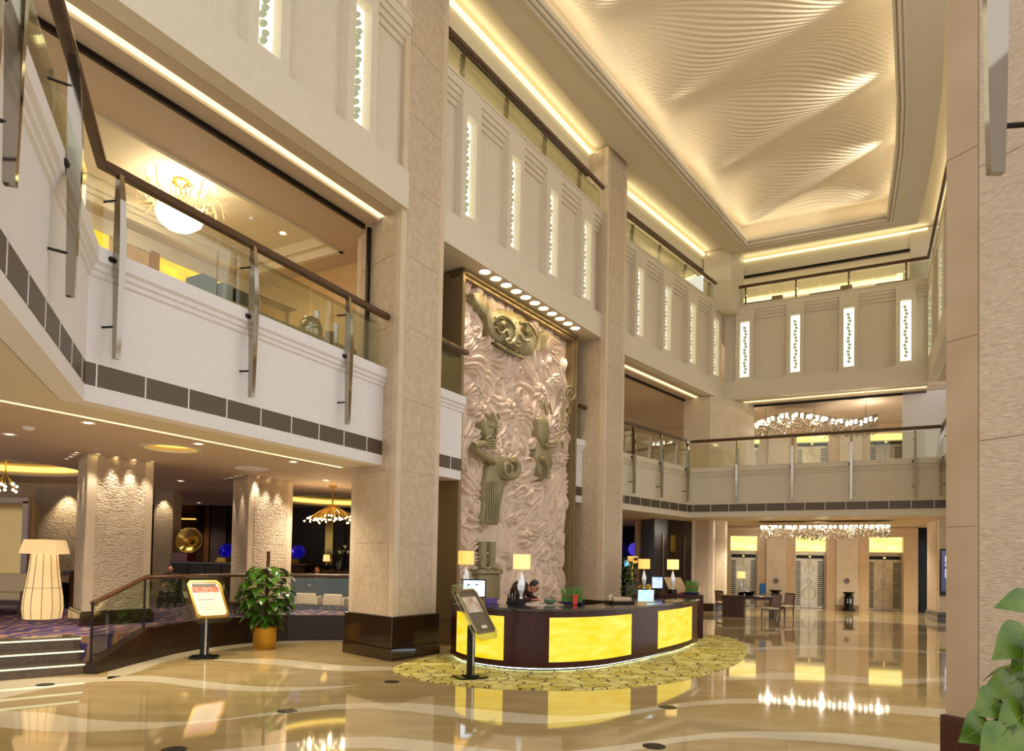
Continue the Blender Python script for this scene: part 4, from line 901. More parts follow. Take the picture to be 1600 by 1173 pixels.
b = MB(); b.lathe((pq[0], pq[1], 0), [(.16, 0), (.2, .35), (.17, .35), (.001, .32)], 18); b.build('pot', M['granite'], t)
b = MB(); b.tube([(pq[0], pq[1], .3), (pq[0], pq[1], 1.9)], .015, 6); b.build('stem', M['leafdark'], t)
cx, cy = 2.62, 3.42; t = thing('foliage_plant', 'large glossy leafy plant in front of the big stone pier', 'plant', (cx, cy, 0))
bl, bs = MB(), MB()
for (bx, by, tx, ty, Y, w) in [(1612,936,1553,949,3.35,.13),(1606,985,1550,1031,3.3,.19),(1606,1010,1577,1056,3.35,.10),(1590,1063,1529,1088,3.3,.15),(1562,1090,1520,1117,3.25,.17),(1545,1128,1498,1159,3.2,.17),
                             (1605,1112,1556,1146,3.2,.20),(1600,1150,1540,1172,3.15,.15),(1618,1040,1570,1090,3.45,.16),(1615,895,1598,888,3.4,.06),(1625,1080,1572,1118,3.5,.18),(1575,1140,1530,1190,3.1,.18),(1620,1160,1570,1200,3.1,.18),(1640,1010,1600,1050,3.2,.2),(1640,1090,1600,1130,3.2,.2)]:
    A, B = PY(bx, by, Y), PY(tx, ty, Y - .06); leaf(bl, A, B, w, .10, up=(-.15, -1, .35), fold=.12); bl.mi = 1; bl.tube([A * (1 - q) + B * q + np.array([0, -.012, .004]) for q in (0, .3, .6, .9)], [.004, .0035, .0025, .001], 4); bl.mi = 0; bs.tube([A, (A[0] * .5 + cx * .5, A[1] * .5 + cy * .5, A[2] + .02), (cx, cy, A[2] - .12)], .007, 5)
rr = random.Random(3)
for i in range(26):
    a = i * 2.4; z = .55 + .9 * i / 26; e = (cx + .16 + .22 * math.cos(a), cy + .22 * math.sin(a), z); leaf(bl, e, (e[0] + .2 * math.cos(a), e[1] + .2 * math.sin(a), z - .08), .15, .15)
bl.build('leaves', [M['leafdark'], mat('pale_vein', (.46, .55, .20), .5)], t, smooth=180)
bs.tube([(cx, cy, .4), (cx + .02, cy, 1.0), (cx + .05, cy, 1.62)], .02, 7); bs.build('stalks', M['leaf'], t, smooth=180)
b = MB(); b.lathe((cx, cy, 0), [(.16, 0), (.22, .42), (.19, .42), (.001, .38)], 22); b.build('pot', M['granite'], t, smooth=40)
# floor discs
for i, (x, y, w) in enumerate([(70.5, 1069.5, 'before the lounge steps'), (448.5, 1110.5, 'on the marble in front of the gold-potted plant'), (612, 1065, 'beside the column plinth near the rug tip'), (272, 1171, 'at the bottom edge of the marble floor'), (1043.5, 1104.5, 'past the rug on the marble near the desk panels'), (1022, 1165.5, 'on the marble close to the viewer between desk and pier')]):
    p = P(x, y, .001); b = MB(); b.lathe((p[0], p[1], .001), [(.115, 0), (.115, .004), (.10, .006), (.001, .006)], 22); tag(b.build('floor_socket', M['darkmetal']), f'round dark floor socket {w}', 'floor socket', 'round floor sockets')
# ---------------------------------------------------------------- raised lounge: steps, granite kerb wall, glass guard
PZ = .52
WC = spline([(-6.20, 10.60), (-6.17, 12.0), (-6.10, 13.2), (-5.70, 14.42), (-4.96, 15.30), (-3.73, 15.62), (-2.6, 15.4)], 36)
T0, T1 = P2(0, 1000, PZ), P2(160, 992, PZ); td = (T1 - T0) / np.hypot(*(T1 - T0)); tn = rightn(T0, T1)
TL = T0 - td * 5; TR = np.array([-6.68, T0[1] + td[1] / td[0] * (-6.68 - T0[0])])
carpet = mat('purple_carpet', (.25, .19, .37), .95); _nt = carpet.node_tree; _tc = _nt.nodes.new('ShaderNodeTexCoord')
_w = _nt.nodes.new('ShaderNodeTexWave'); _w.inputs['Scale'].default_value = 1.1; _w.inputs['Distortion'].default_value = 9; _w.inputs['Detail'].default_value = 3; _w.inputs['Detail Scale'].default_value = 1.6
_r = _nt.nodes.new('ShaderNodeValToRGB'); _e = _r.color_ramp.elements; _e[0].position = .50; _e[0].color = (*lin((.24, .19, .38)), 1); _e[1].position = .86; _e[1].color = (*lin((.62, .46, .38)), 1); _k = _e.new(.72); _k.color = (*lin((.33, .27, .50)), 1)
_nt.links.new(_tc.outputs['Object'], _w.inputs[0]); _nt.links.new(_w.outputs[1], _r.inputs[0]); _nt.links.new(_r.outputs[0], _nt.nodes['Principled BSDF'].inputs['Base Color'])
b = MB(); inner = off_poly(WC, -.1)
b.prism([tuple(TR - tn * .0)] + [tuple(p) for p in inner[4:]] + [(-2.2, 16.5), (-1.2, 25.2), (-24, 25.2), (-24, 3), tuple(TL)], .02, PZ); struct('floor', b, carpet)
stepm = mat('step_granite', (.27, .21, .15), .2, noise=(30, (.36, .29, .21), .9), coat=.3)
st = thing('stairs', 'three wide dark granite steps with lit edges up to the purple lounge carpet', 'steps', (*((T0 + T1) / 2), 0))
for k in range(3):
    z = PZ * (3 - k) / 3; o0 = -.30 if k == 0 else .26 * k - .02; b = MB()
    a0, a1 = (-.3, .02) if k == 0 else (.02 + .22 * (k - 1), .02 + .22 * k)
    sA = [TL + tn * a0, TR + tn * a0 - td * .02, TR + tn * a1 - td * .02, TL + tn * a1]
    b.prism(sA, max(0.0, z - PZ / 3) if k < 2 else 0, z + (.004 if k == 0 else 0)); b.build('tread', stepm, st)
    b = MB(); b.prism([TL + tn * (a1 + .002), TR + tn * (a1 + .002), TR + tn * (a1 + .012), TL + tn * (a1 + .012)], z - .045, z - .022); b.build('step_light', glow('step_strip', (.90, .95, .82), .55), st)
kw = MB(); n = len(WC); offi = off_poly(WC, -.16)
top = [.17 + (PZ + .03 - .17) * min(1, max(0, (i - 0) / 6)) for i in range(n)]
vs, fs = [], []
for i in range(n): vs += [(*WC[i], 0), (*WC[i], top[i]), (*offi[i], top[i]), (*offi[i], 0)]
for i in range(n - 1):
    for k in range(4): fs.append((i * 4 + k, i * 4 + (k + 1) % 4, i * 4 + 4 + (k + 1) % 4, i * 4 + 4 + k))
fs += [(3, 2, 1, 0), tuple(4 * (n - 1) + k for k in range(4))]; kw.add(vs, fs)
struct('wall_lounge', kw, mat('brown_granite', (.13, .085, .055), .2, noise=(60, (.21, .145, .09), .8), spec=.25))
gm = off_poly(WC, -.08)
gd = thing('balustrade', 'curved glass guard with dark wooden handrail along the lounge steps and kerb', 'balustrade', (*gm[8], PZ))
rz = [1.06 + (1.42 - 1.06) * min(1, i / 6) for i in range(n)]
b = MB(); b.tube([(*gm[i], rz[i]) for i in range(n)], .042, 8); b.build('handrail', M['wood'], gd, smooth=60)
for i0, i1 in ((0, 6), (6, 12), (12, 18), (18, 24), (24, 30), (30, 35)):
    b = MB(); r = range(i0, i1 + 1); b.grid([[(*gm[i], top[i] + .01) for i in r], [(*gm[i], rz[i] - .05) for i in r]]); b.build('glass_panel', M['glass'], gd, solid=.012)
for i in (0, 6):
    b = MB(); b.box((*gm[i], (top[i] + rz[i]) / 2), (.03, .02, rz[i] - top[i])); b.build('post', M['darkmetal'], gd)

# lounge columns
for nm, q in (('thick textured stone column with little spotlights at the head of the lounge steps', [(115, 720), (134, 706), (248.5, 722)]), ('textured stone column behind the gold-potted plant', [(358, 749), (388, 741), (465, 753)])):
    a, c, e = [P2(*v, 3.6) for v in q]; column('column', nm, [a, c, e, a + e - c], PZ, 3.62, .26, M['rough'], panel=.17)
def spotlet(x, y, label, z=3.6, r=.035, grp=None, big=False, on=True):
    p = P(x, y, z); t = thing('ceiling_spotlight', label, 'downlight', p, grp)
    b = MB(); b.lathe((p[0], p[1], z), [(r * .8, -.002), (r * 1.35, -.012), (r * 1.4, .0)], 14); b.build('trim_ring', M['white'], t)
    b = MB(); b.lathe((p[0], p[1], z - .004), [(r * .8, 0), (.001, 0)], 14); b.build('lens', M['lens'], t); return p
fr = [(153, 707), (183, 711.6), (210, 715.6), (238, 719)]
for k, (x, y) in enumerate(fr):
    p = spotlet(x, y + 1.5, f'{ORD[k]} tiny spotlight along the front of the thick lounge column, from its corner', grp='spotlights round the lounge columns')
    lamp('SPOT', (p[0] + .04, p[1] - .12, 3.56), 46, (1, .89, .72), tgt=(p[0] - .02, p[1] + .14, .5), size=.04, angle=50, blend=.7)
for k, (x, y) in enumerate([(122, 706.6), (117.6, 709.6), (113, 713), (106, 716)]): 
    p = spotlet(x - 2, y, f'{ORD[k]} tiny spotlight along the narrow side of the thick lounge column, from its corner', grp='spotlights round the lounge columns')
    if k in (1, 3): lamp('SPOT', (p[0], p[1], 3.55), 26, (1, .87, .68), tgt=(p[0] + .12, p[1] + .1, .5), size=.03, angle=46)
for k, (x, y) in enumerate([(402.6, 742.7), (422, 745), (442, 748), (459.7, 750)]):
    p = spotlet(x, y + 1.2, f'{ORD[k]} tiny spotlight along the front of the column behind the plant, from its corner', grp='spotlights round the lounge columns')
    lamp('SPOT', (p[0] + .04, p[1] - .12, 3.56), 46, (1, .89, .72), tgt=(p[0] - .02, p[1] + .14, .5), size=.04, angle=50, blend=.7)
for k, (x, y) in enumerate([(378, 742), (370, 743.5), (362, 745.5), (354, 747.5)]):
    p = spotlet(x - 1.5, y, f'{ORD[k]} tiny spotlight along the narrow side of the column behind the plant, from its corner', grp='spotlights round the lounge columns')
    if k in (1, 3): lamp('SPOT', (p[0], p[1], 3.55), 26, (1, .87, .68), tgt=(p[0] + .12, p[1] + .1, .5), size=.03, angle=46)
for x, y, w in [(138, 660, 'nearest the light slot on the lounge ceiling'.replace('nearest', 'beside')), (15, 678, 'beside the smoke detector'), (310, 693, 'between the small round recess and the air diffuser'), (282.6, 751, 'between the two textured columns'), (310.6, 785, 'deep between the two textured columns'), (458, 721, 'past the round air diffuser'), (509, 750, 'close to the tall cream column')]:
    p = spotlet(x, y, f'round lounge ceiling downlight {w}', r=.07, grp='lounge ceiling downlights')
    lamp('SPOT', (p[0], p[1], 3.56), 200, (1, .86, .66), size=.07, angle=120, blend=.8)
p = P(45, 667, 3.6); t = thing('smoke_detector', 'white smoke detector on the lounge ceiling above the floor lamp', 'smoke detector', p)
b = MB(); b.lathe((p[0], p[1], 3.6), [(.075, 0), (.075, -.02), (.05, -.045), (.001, -.05)], 18); b.build('body', M['white'], t, smooth=40)
p = P(394, 731, 3.6); t = thing('air_diffuser', 'round white ringed air diffuser on the lounge ceiling above the plant', 'air diffuser', p)
for k, r in enumerate((.34, .25, .16, .07)):
    b = MB(); b.lathe((p[0], p[1], 3.6), [(r, -.002), (r, -.02 - .008 * k), (max(.01, r - .05), -.035 - .008 * k), (max(.005, r - .06), -.01)], 30); b.build('ring', M['white'], t, smooth=40)
# round recesses cut into the lounge ceiling
def ring_recess(cx, cy, R, label, glowr=True):
    cu = MB(); cu.lathe((cx, cy, 3.5), [(R, 0), (R, .33)], 48); c = cu.build('cutter', M['ceil'])
    ce = bpy.data.objects['ceiling']; m = ce.modifiers.new('cut', 'BOOLEAN'); m.operation = 'DIFFERENCE'; m.solver = 'EXACT'; m.object = c
    bpy.context.view_layer.update(); me = bpy.data.meshes.new_from_object(ce.evaluated_get(bpy.context.evaluated_depsgraph_get())); ce.modifiers.clear(); ce.data = me
    bpy.data.objects.remove(c)
    b = MB(); b.lathe((cx, cy, 3.58), [(R, .02), (R - .07, .0), (R - .08, .05), (R - .0, .06)], 48, caps=False); tag(b.build('ceiling_ring', M['ceil'], smooth=40), f'pale plaster rim of the {label}', 'ceiling recess')
    if glowr: b = MB(); b.lathe((cx, cy, 3.68), [(R - .005, 0), (R - .005, .12), (R - .03, .12), (R - .03, 0)], 48, caps=False); tag(b.build('cove_or_fill_light', glow('amber_cove', (1.0, .86, .40), 1.5), smooth=40), f'amber light band inside the {label}', 'cove light')
p = P(-2, 729, 3.6); ring_recess(p[0], p[1], 1.62, 'big round recess above the floor lamp')
p = P(268, 700, 3.6); ring_recess(p[0], p[1], .48, 'small round recess before the thick lounge column')
p = P(540, 784, 3.6); ring_recess(p[0], p[1], 2.2, 'round recess above the branch chandelier')

# back of the lounge
b = MB(); b.box((-12.6, 25.0, 2.1), (22.8, .2, 3.4)); struct('wall_back', b, M['darkwall'])
b = MB(); b.box((-15.0, 18.2, 2.1), (9.3, .25, 3.1)); struct('wall_left', b, M['beige'])
A = (-12.6, 18.06); b = MB(); b.box((-11.5, 18.04, 2.0), (1.5, .05, 2.9)); tag(b.build('stone_panel', M['rough']), 'textured stone wall panel lit from above behind the floor lamp', 'wall panel')
q = P(88, 758, 3.6); lamp('SPOT', (-11.4, 17.75, 3.5), 60, (1, .80, .52), tgt=(-11.4, 18.05, 1.6), size=.04, angle=80, blend=.7)
mi = thing('wall_mirror', 'tall mirror with pale lilac frame on the lounge wall behind the floor lamp', 'mirror', (*PY(20, 935, 16.2)[:2], PZ)); x1 = PY(44, 850, 16.2)[0]; x0 = x1 - 2.2
b = MB(); b.box((x1 - .06, 16.2, 1.75), (.13, .1, 2.46)); b.box(((x0 + x1) / 2, 16.2, 3.0), (2.2, .1, .13)); b.box((x0 + .06, 16.2, 1.75), (.13, .1, 2.46)); b.box(((x0 + x1) / 2, 16.2, .55), (2.2, .1, .1)); b.build('frame', mat('lilac_frame', (.74, .68, .68), .4), mi)
b = MB(); b.box(((x0 + x1) / 2, 16.22, 1.78), (2.0, .02, 2.4)); b.build('mirror_panel', mat('bronze_mirror', (.62, .52, .34), .06, 1.0), mi)
b = MB(); b.box(((x0 + x1) / 2, 16.36, PZ + 1.2), (2.3, .16, 2.4)); struct('wall_left', b, M['beige'])
p = PY(261, 850, 19.6); b = MB(); b.box((p[0], p[1], 2.06), (.52, .5, 3.08)); tag(b.build('stone_pillar', M['rough']), 'slim textured stone pillar seen between the two lounge columns', 'pillar')
lamp('SPOT', (p[0], p[1] - .4, 3.5), 30, (1, .82, .55), tgt=(p[0], p[1] - .25, 1.2), size=.03, angle=70)
# dark back wall panels with warm mirrored niche
for x, w, m, lab in ((288, 30, mat('amber_mirror', (.60, .48, .24), .08, 1.0), 'amber mirrored niche in the dark wall behind the gold gramophone'), (322, 10, M['wood'], 'narrow wooden strip on the dark wall between gramophones'), (338, 26, mat('smoked_panel', (.22, .18, .17), .12), 'smoked glass panel behind the blue gramophone'), (513, 12, mat('amber_mirror2', (.55, .45, .24), .1, 1.0), 'narrow amber mirror under the branch chandelier'), (530, 14, M['darkwall'], 'dark timber panel beside the tall cream column')):
    p = PY(x, 850, 24.7); b = MB(); b.box((p[0], 24.83, 2.1), (w * 24.7 / FPX, .12, 3.0)); tag(b.build('wall_panel', m), lab, 'wall panel')
for z in (2.7, 3.1):
    p = PY(288, 850, 24.6); b = MB(); b.box((p[0], 24.74, z), (.62, .04, .05)); tag(b.build('niche_reflection', glow('amber_reflection', (.95, .78, .36), .9)), f'{"upper" if z > 3 else "lower"} painted amber reflection in the mirrored niche behind the gramophone', 'reflection')  # stripes reflected in the mirror, painted as glowing bars
sb = thing('sideboard', 'long dark sideboard holding the gramophones at the back of the lounge', 'sideboard', (-8.2, 19.6, PZ)); x0, x1 = PY(275, 878, 19.4)[0], PY(480, 878, 19.4)[0]
b = MB(); b.box(((x0 + x1) / 2, 19.5, (PZ + 1.6) / 2), (x1 - x0, .6, 1.6 - PZ)); b.build('carcass', M['black'], sb); b = MB(); b.box(((x0 + x1) / 2, 19.48, 1.62), (x1 - x0 + .1, .7, .04)); b.build('worktop', M['wood'], sb)
for k in range(8): b = MB(); b.box((x0 + (x1 - x0) * (k + .5) / 8, 19.185, 1.1), ((x1 - x0) / 8 - .04, .02, .9)); b.build('door', M['darkwall'], sb)
def gramophone(x, y, s, mh, mb, label):
    p = PY(x, 878, 19.35); t = thing('gramophone', label, 'gramophone', (p[0], p[1], 1.64)); X, Y, Z = p[0], p[1], 1.64
    b = MB(); b.box((X - .12 * s, Y, Z + .13 * s), (.46 * s, .40 * s, .26 * s)); b.box((X - .12 * s, Y, Z + .02), (.52 * s, .46 * s, .04)); b.build('case', mb, t, bevel=.01)
    b = MB(); c = Vector((X + .10 * s, Y - .05, Z + .62 * s)); d = Vector((.05, -1, .22)).normalized(); u = d.orthogonal().normalized(); w = d.cross(u); rings = []
    prof = [(-.42, .02), (-.34, .03), (-.22, .06), (-.10, .13), (-.02, .24), (.03, .34), (.04, .37)]
    for dd, r in prof: rings.append([c + d * dd * s + (u * math.cos(a) + w * math.sin(a)) * r * s * (1 + .06 * abs(math.sin(a * 4)) * (r > .1)) for a in np.linspace(0, 2 * math.pi, 33)])
    b.grid(rings); b.build('horn', mh, t, smooth=180, solid=.006)
    b = MB(); q = c + d * -.42 * s; b.tube([q, (q[0] + .02, q[1] + .1, q[2] - .16 * s), (X + .04, Y + .08, Z + .26 * s)], [.02 * s, .025 * s, .03 * s], 8); b.build('tone_arm', mh, t, smooth=180)
    b = MB(); b.tube([(X - .36 * s, Y - .05, Z + .14 * s), (X - .44 * s, Y - .05, Z + .14 * s), (X - .44 * s, Y - .05, Z + .06 * s)], .012, 6); b.build('crank', M['brass'], t)
gramophone(291, 878, .95, mat('golden_horn', (.86, .74, .42), .25, .9), mat('cherry_case', (.42, .12, .07), .25), 'gold-horned gramophone on a cherry red case between the lounge columns')
blue = mat('glowing_cobalt_horn', (.16, .14, .85), .2, .6, emit=(.10, .10, .75), es=.08)  # faint emission brightens the blue horns, which are no lamps
gramophone(351, 878, .52, blue, mat('gilt_case', (.66, .53, .22), .3, .7), 'blue-horned gramophone on a gilt case half behind the textured column')
gramophone(463, 878, .52, blue, mat('gilt_case2', (.50, .38, .16), .3, .6), 'blue-horned gramophone past the column behind the plant')

# floor lamp
lp = P2(66, 966, PZ); t = thing('floor_lamp', 'tall glowing paper floor lamp with wide shade on the purple carpet', 'floor lamp', (*lp, PZ)); k = lp[1] / FPX
b = MB(); b.lathe((*lp, PZ + .002), [(25.5 * k, 0), (27.5 * k, .20), (26.5 * k, .42), (24 * k, .62), (20.5 * k, .95), (18 * k, 1.27)], 12); b.build('paper_body', M['paper'], t)
b = MB(); b.lathe((*lp, PZ), [(33 * k, 1.27), (33.5 * k, 1.28), (27.5 * k, 1.53), (27 * k, 1.54), (.001, 1.545)], 4, sx=1); 
b = MB(); b.lathe((*lp, PZ), [(14 * k, 1.26), (33 * k, 1.27), (33.5 * k, 1.29), (28 * k, 1.54), (.001, 1.55)], 12); b.build('lamp_shade', M['paper'], t)
b = MB()
for i in range(12):
    a = 2 * math.pi * i / 12; b.tube([(lp[0] + r * k * math.cos(a), lp[1] + r * k * math.sin(a), PZ + z) for r, z in ((25.8, .01), (27.8, .20), (26.8, .42), (24.3, .62), (20.8, .95), (18.2, 1.26))], .006, 4)
b.lathe((*lp, PZ + .60), [(24.6 * k, 0), (24.5 * k, .008)], 12); b.build('ribs', mat('lamp_wire', (.62, .48, .28), .5), t)
# seating
def armchair(proto_loc, label, m):
    t = thing('armchair', label, 'armchair', (0, 0, 0), 'white lounge armchairs')
    b = MB(); b.box((0, 0, .22), (.62, .60, .14)); b.build('seat_cushion', m, t, bevel=.04)
    b = MB(); b.box((0, -.28, .34), (.64, .10, .36)); b.build('backrest', m, t, bevel=.035)
    for s in (-1, 1): b = MB(); b.box((s * .33, .02, .28), (.09, .62, .28)); b.build('armrest', m, t, bevel=.03)
    for sx in (-1, 1):
        for sy in (-1, 1): b = MB(); b.tube([(sx * .27, sy * .24, 0), (sx * .27, sy * .24, .18)], .018, 6); b.build('leg', M['black'], t)
    return t
ac = armchair(None, 'white armchair seen from behind, closest to the gold-potted plant', M['linen']); p = PY(482, 930, 17.9); ac.location = (p[0], p[1], PZ); ac.scale = (.78,) * 3
p = PY(527, 932, 17.6); dup(ac, (p[0], p[1], PZ), -.25, 'white armchair seen from behind, close to the tall cream column')
p = PY(14, 930, 15.0); t = thing('sofa', 'cream sofa with dark wooden frame under the wall mirror', 'sofa', (p[0], p[1], PZ)); X, Y = p[0] - .35, p[1]
b = MB(); b.box((X, Y, PZ + .36), (1.7, .75, .16)); b.build('seat_cushion', M['linen'], t, bevel=.04); b = MB(); b.box((X, Y + .33, PZ + .62), (1.7, .14, .42)); b.build('backrest', M['linen'], t, bevel=.04)
b = MB(); b.box((X, Y, PZ + .24), (1.8, .8, .09)); b.build('frame', M['wood'], t)
for s in (-1, 1): b = MB(); b.box((X + s * .9, Y, PZ + .45), (.07, .8, .07)); b.box((X + s * .9, Y - .36, PZ + .24), (.07, .07, .46)); b.box((X + s * .9, Y + .36, PZ + .24), (.07, .07, .46)); b.build('armrest', M['wood'], t)
for sx in (-1, 1):
    for sy in (-1, 1): b = MB(); b.box((X + sx * .82, Y + sy * .34, PZ + .1), (.06, .06, .2)); b.build('leg', M['wood'], t)
p = PY(98, 905, 16.6); t = thing('console_table', 'dark carved console table between floor lamp and thick lounge column', 'table', (p[0], p[1], PZ))
b = MB(); b.box((p[0], p[1], PZ + .80), (.62, .36, .05)); b.box((p[0] + .2, p[1], PZ + .86), (.2, .36, .06)); b.build('tabletop', M['wood'], t); b = MB(); b.box((p[0], p[1], PZ + .30), (.5, .3, .6)); b.build('cabinet', M['black'], t)
for s in (-1, 1): b = MB(); b.box((p[0] + s * .26, p[1], PZ + .4), (.05, .3, .8)); b.build('leg', M['wood'], t)
p = PY(524, 905, 20.4); t = thing('serving_table', 'dark serving table with dishes behind the white armchairs', 'table', (p[0], p[1], PZ)); tz = PZ + .92
b = MB(); b.box((p[0], p[1], tz - .02), (1.5, .6, .04)); b.build('tabletop', M['wood'], t)
for sx in (-1, 1):
    for sy in (-1, 1): b = MB(); b.box((p[0] + sx * .68, p[1] + sy * .25, PZ + .45), (.06, .06, .88)); b.build('leg', M['wood'], t)
st_ = p
v = PY(529, 890, 20.3); t = thing('lily_vase', 'glass vase of white lilies on the dark serving table', 'flower vase', (v[0], v[1], tz))
b = MB(); b.lathe((v[0], v[1], tz), [(.06, 0), (.05, .05), (.075, .42), (.08, .44), (.065, .42), (.04, .06), (.001, .05)], 16); b.build('vase', M['glass'], t, smooth=50)
bl, bp = MB(), MB(); rr = random.Random(4)
for i in range(34):
    a, e = rr.uniform(0, 6.28), rr.uniform(.3, 1.3); L = rr.uniform(.22, .40); tip = (v[0] + L * math.cos(a) * math.cos(e), v[1] + L * math.sin(a) * math.cos(e), tz + .40 + L * math.sin(e)); leaf(bl, (v[0], v[1], tz + .38), tip, .07, .1)
    if i % 6 == 0: bp.lathe((tip[0], tip[1], tip[2]), [(.004, -.04), (.03, 0), (.07, .06), (.001, .02)], 6)
bl.build('foliage', M['leaf'], t, smooth=180); bp.build('lily_flowers', M['white'], t)
for k, (x, y) in enumerate([(519, 889), (541, 889), (503, 889)]):
    q = PY(x, y, 20.25); b = MB(); b.lathe((q[0], q[1], tz), [(.03, 0), (.09, .05), (.10, .06), (.085, .055), (.001, .015)], 14); tag(b.build('serving_bowl', M['gold'] if k else mat('amber_bowl', (.62, .45, .16), .3)), ['amber bowl on the serving table beside the lily vase', 'golden bowl on the serving table by the tall cream column', 'golden bowl at the far end of the serving table near the diner'][k], 'bowl')
q = PY(510, 880, 21.5); t = thing('table_lamp', 'small yellow-shaded lamp glowing at the dark back of the lounge', 'table lamp', (q[0], q[1], 1.60))
b = MB(); b.tube([(q[0], q[1], 1.60), (q[0], q[1], 1.75)], .02, 8); b.build('stem', M['brass'], t); b = MB(); b.lathe((q[0], q[1], 1.72), [(.11, 0), (.09, .2), (.088, .2), (.108, 0)], 16); b.build('lamp_shade', M['shade2'], t)
b = MB(); b.box((q[0], q[1] + .05, 1.06), (1.6, .4, 1.08)); tag(b.build('service_counter', M['black']), 'dark service counter below the small yellow lamp', 'counter')
# branch chandelier
c = PY(519, 806, 17.2); t = thing('branch_chandelier', 'brass branch chandelier with many tiny bulbs beside the tall cream column', 'chandelier', (c[0], c[1], 3.6)); rr = random.Random(8)
b = MB(); b.tube([(c[0], c[1], 3.85), (c[0], c[1], c[2] + .25)], .02, 8); b.lathe((c[0], c[1], 3.55), [(.10, 0), (.10, .05)], 16); b.build('stem', M['brass'], t)
ba, bu = MB(), MB()
for i in range(46):
    a = i * 2.4; R = .72 * math.sqrt((i + 1) / 46); z = c[2] - .10 + .14 * rr.random() - .1 * R; e = (c[0] + R * math.cos(a), c[1] + R * math.sin(a), z)
    ba.tube([(c[0], c[1], c[2] + .28), (c[0] + .5 * R * math.cos(a), c[1] + .5 * R * math.sin(a), c[2] + .10), e], .007, 4); bu.ball(e, .022, 8, 6)
ba.build('branches', M['brass'], t); bu.build('bulbs', glow('bulb', (1.0, .86, .62), 6.0), t)
for k in range(4): lamp('POINT', (c[0] + .4 * math.cos(k * 1.6), c[1] + .4 * math.sin(k * 1.6), c[2] - .14), 12, (1, .74, .42), size=.03)
c = PY(8, 757, 14.6); t = thing('crystal_pendant', 'cluster of bright crystal bulbs hanging above the cream sofa', 'pendant lamp', (c[0], c[1], 3.6)); rr = random.Random(2)
bu, ba = MB(), MB()
for i in range(14):
    e = (c[0] + rr.uniform(-.25, .12), c[1] + rr.uniform(-.2, .2), c[2] + rr.uniform(-.14, .08)); bu.ball(e, .03, 8, 6); ba.tube([(c[0], c[1], c[2] + .25), e], .004, 4)
ba.tube([(c[0], c[1], 3.8), (c[0], c[1], c[2] + .25)], .015, 6); bu.build('bulbs', M['lens'], t); ba.build('wires', M['brass'], t)

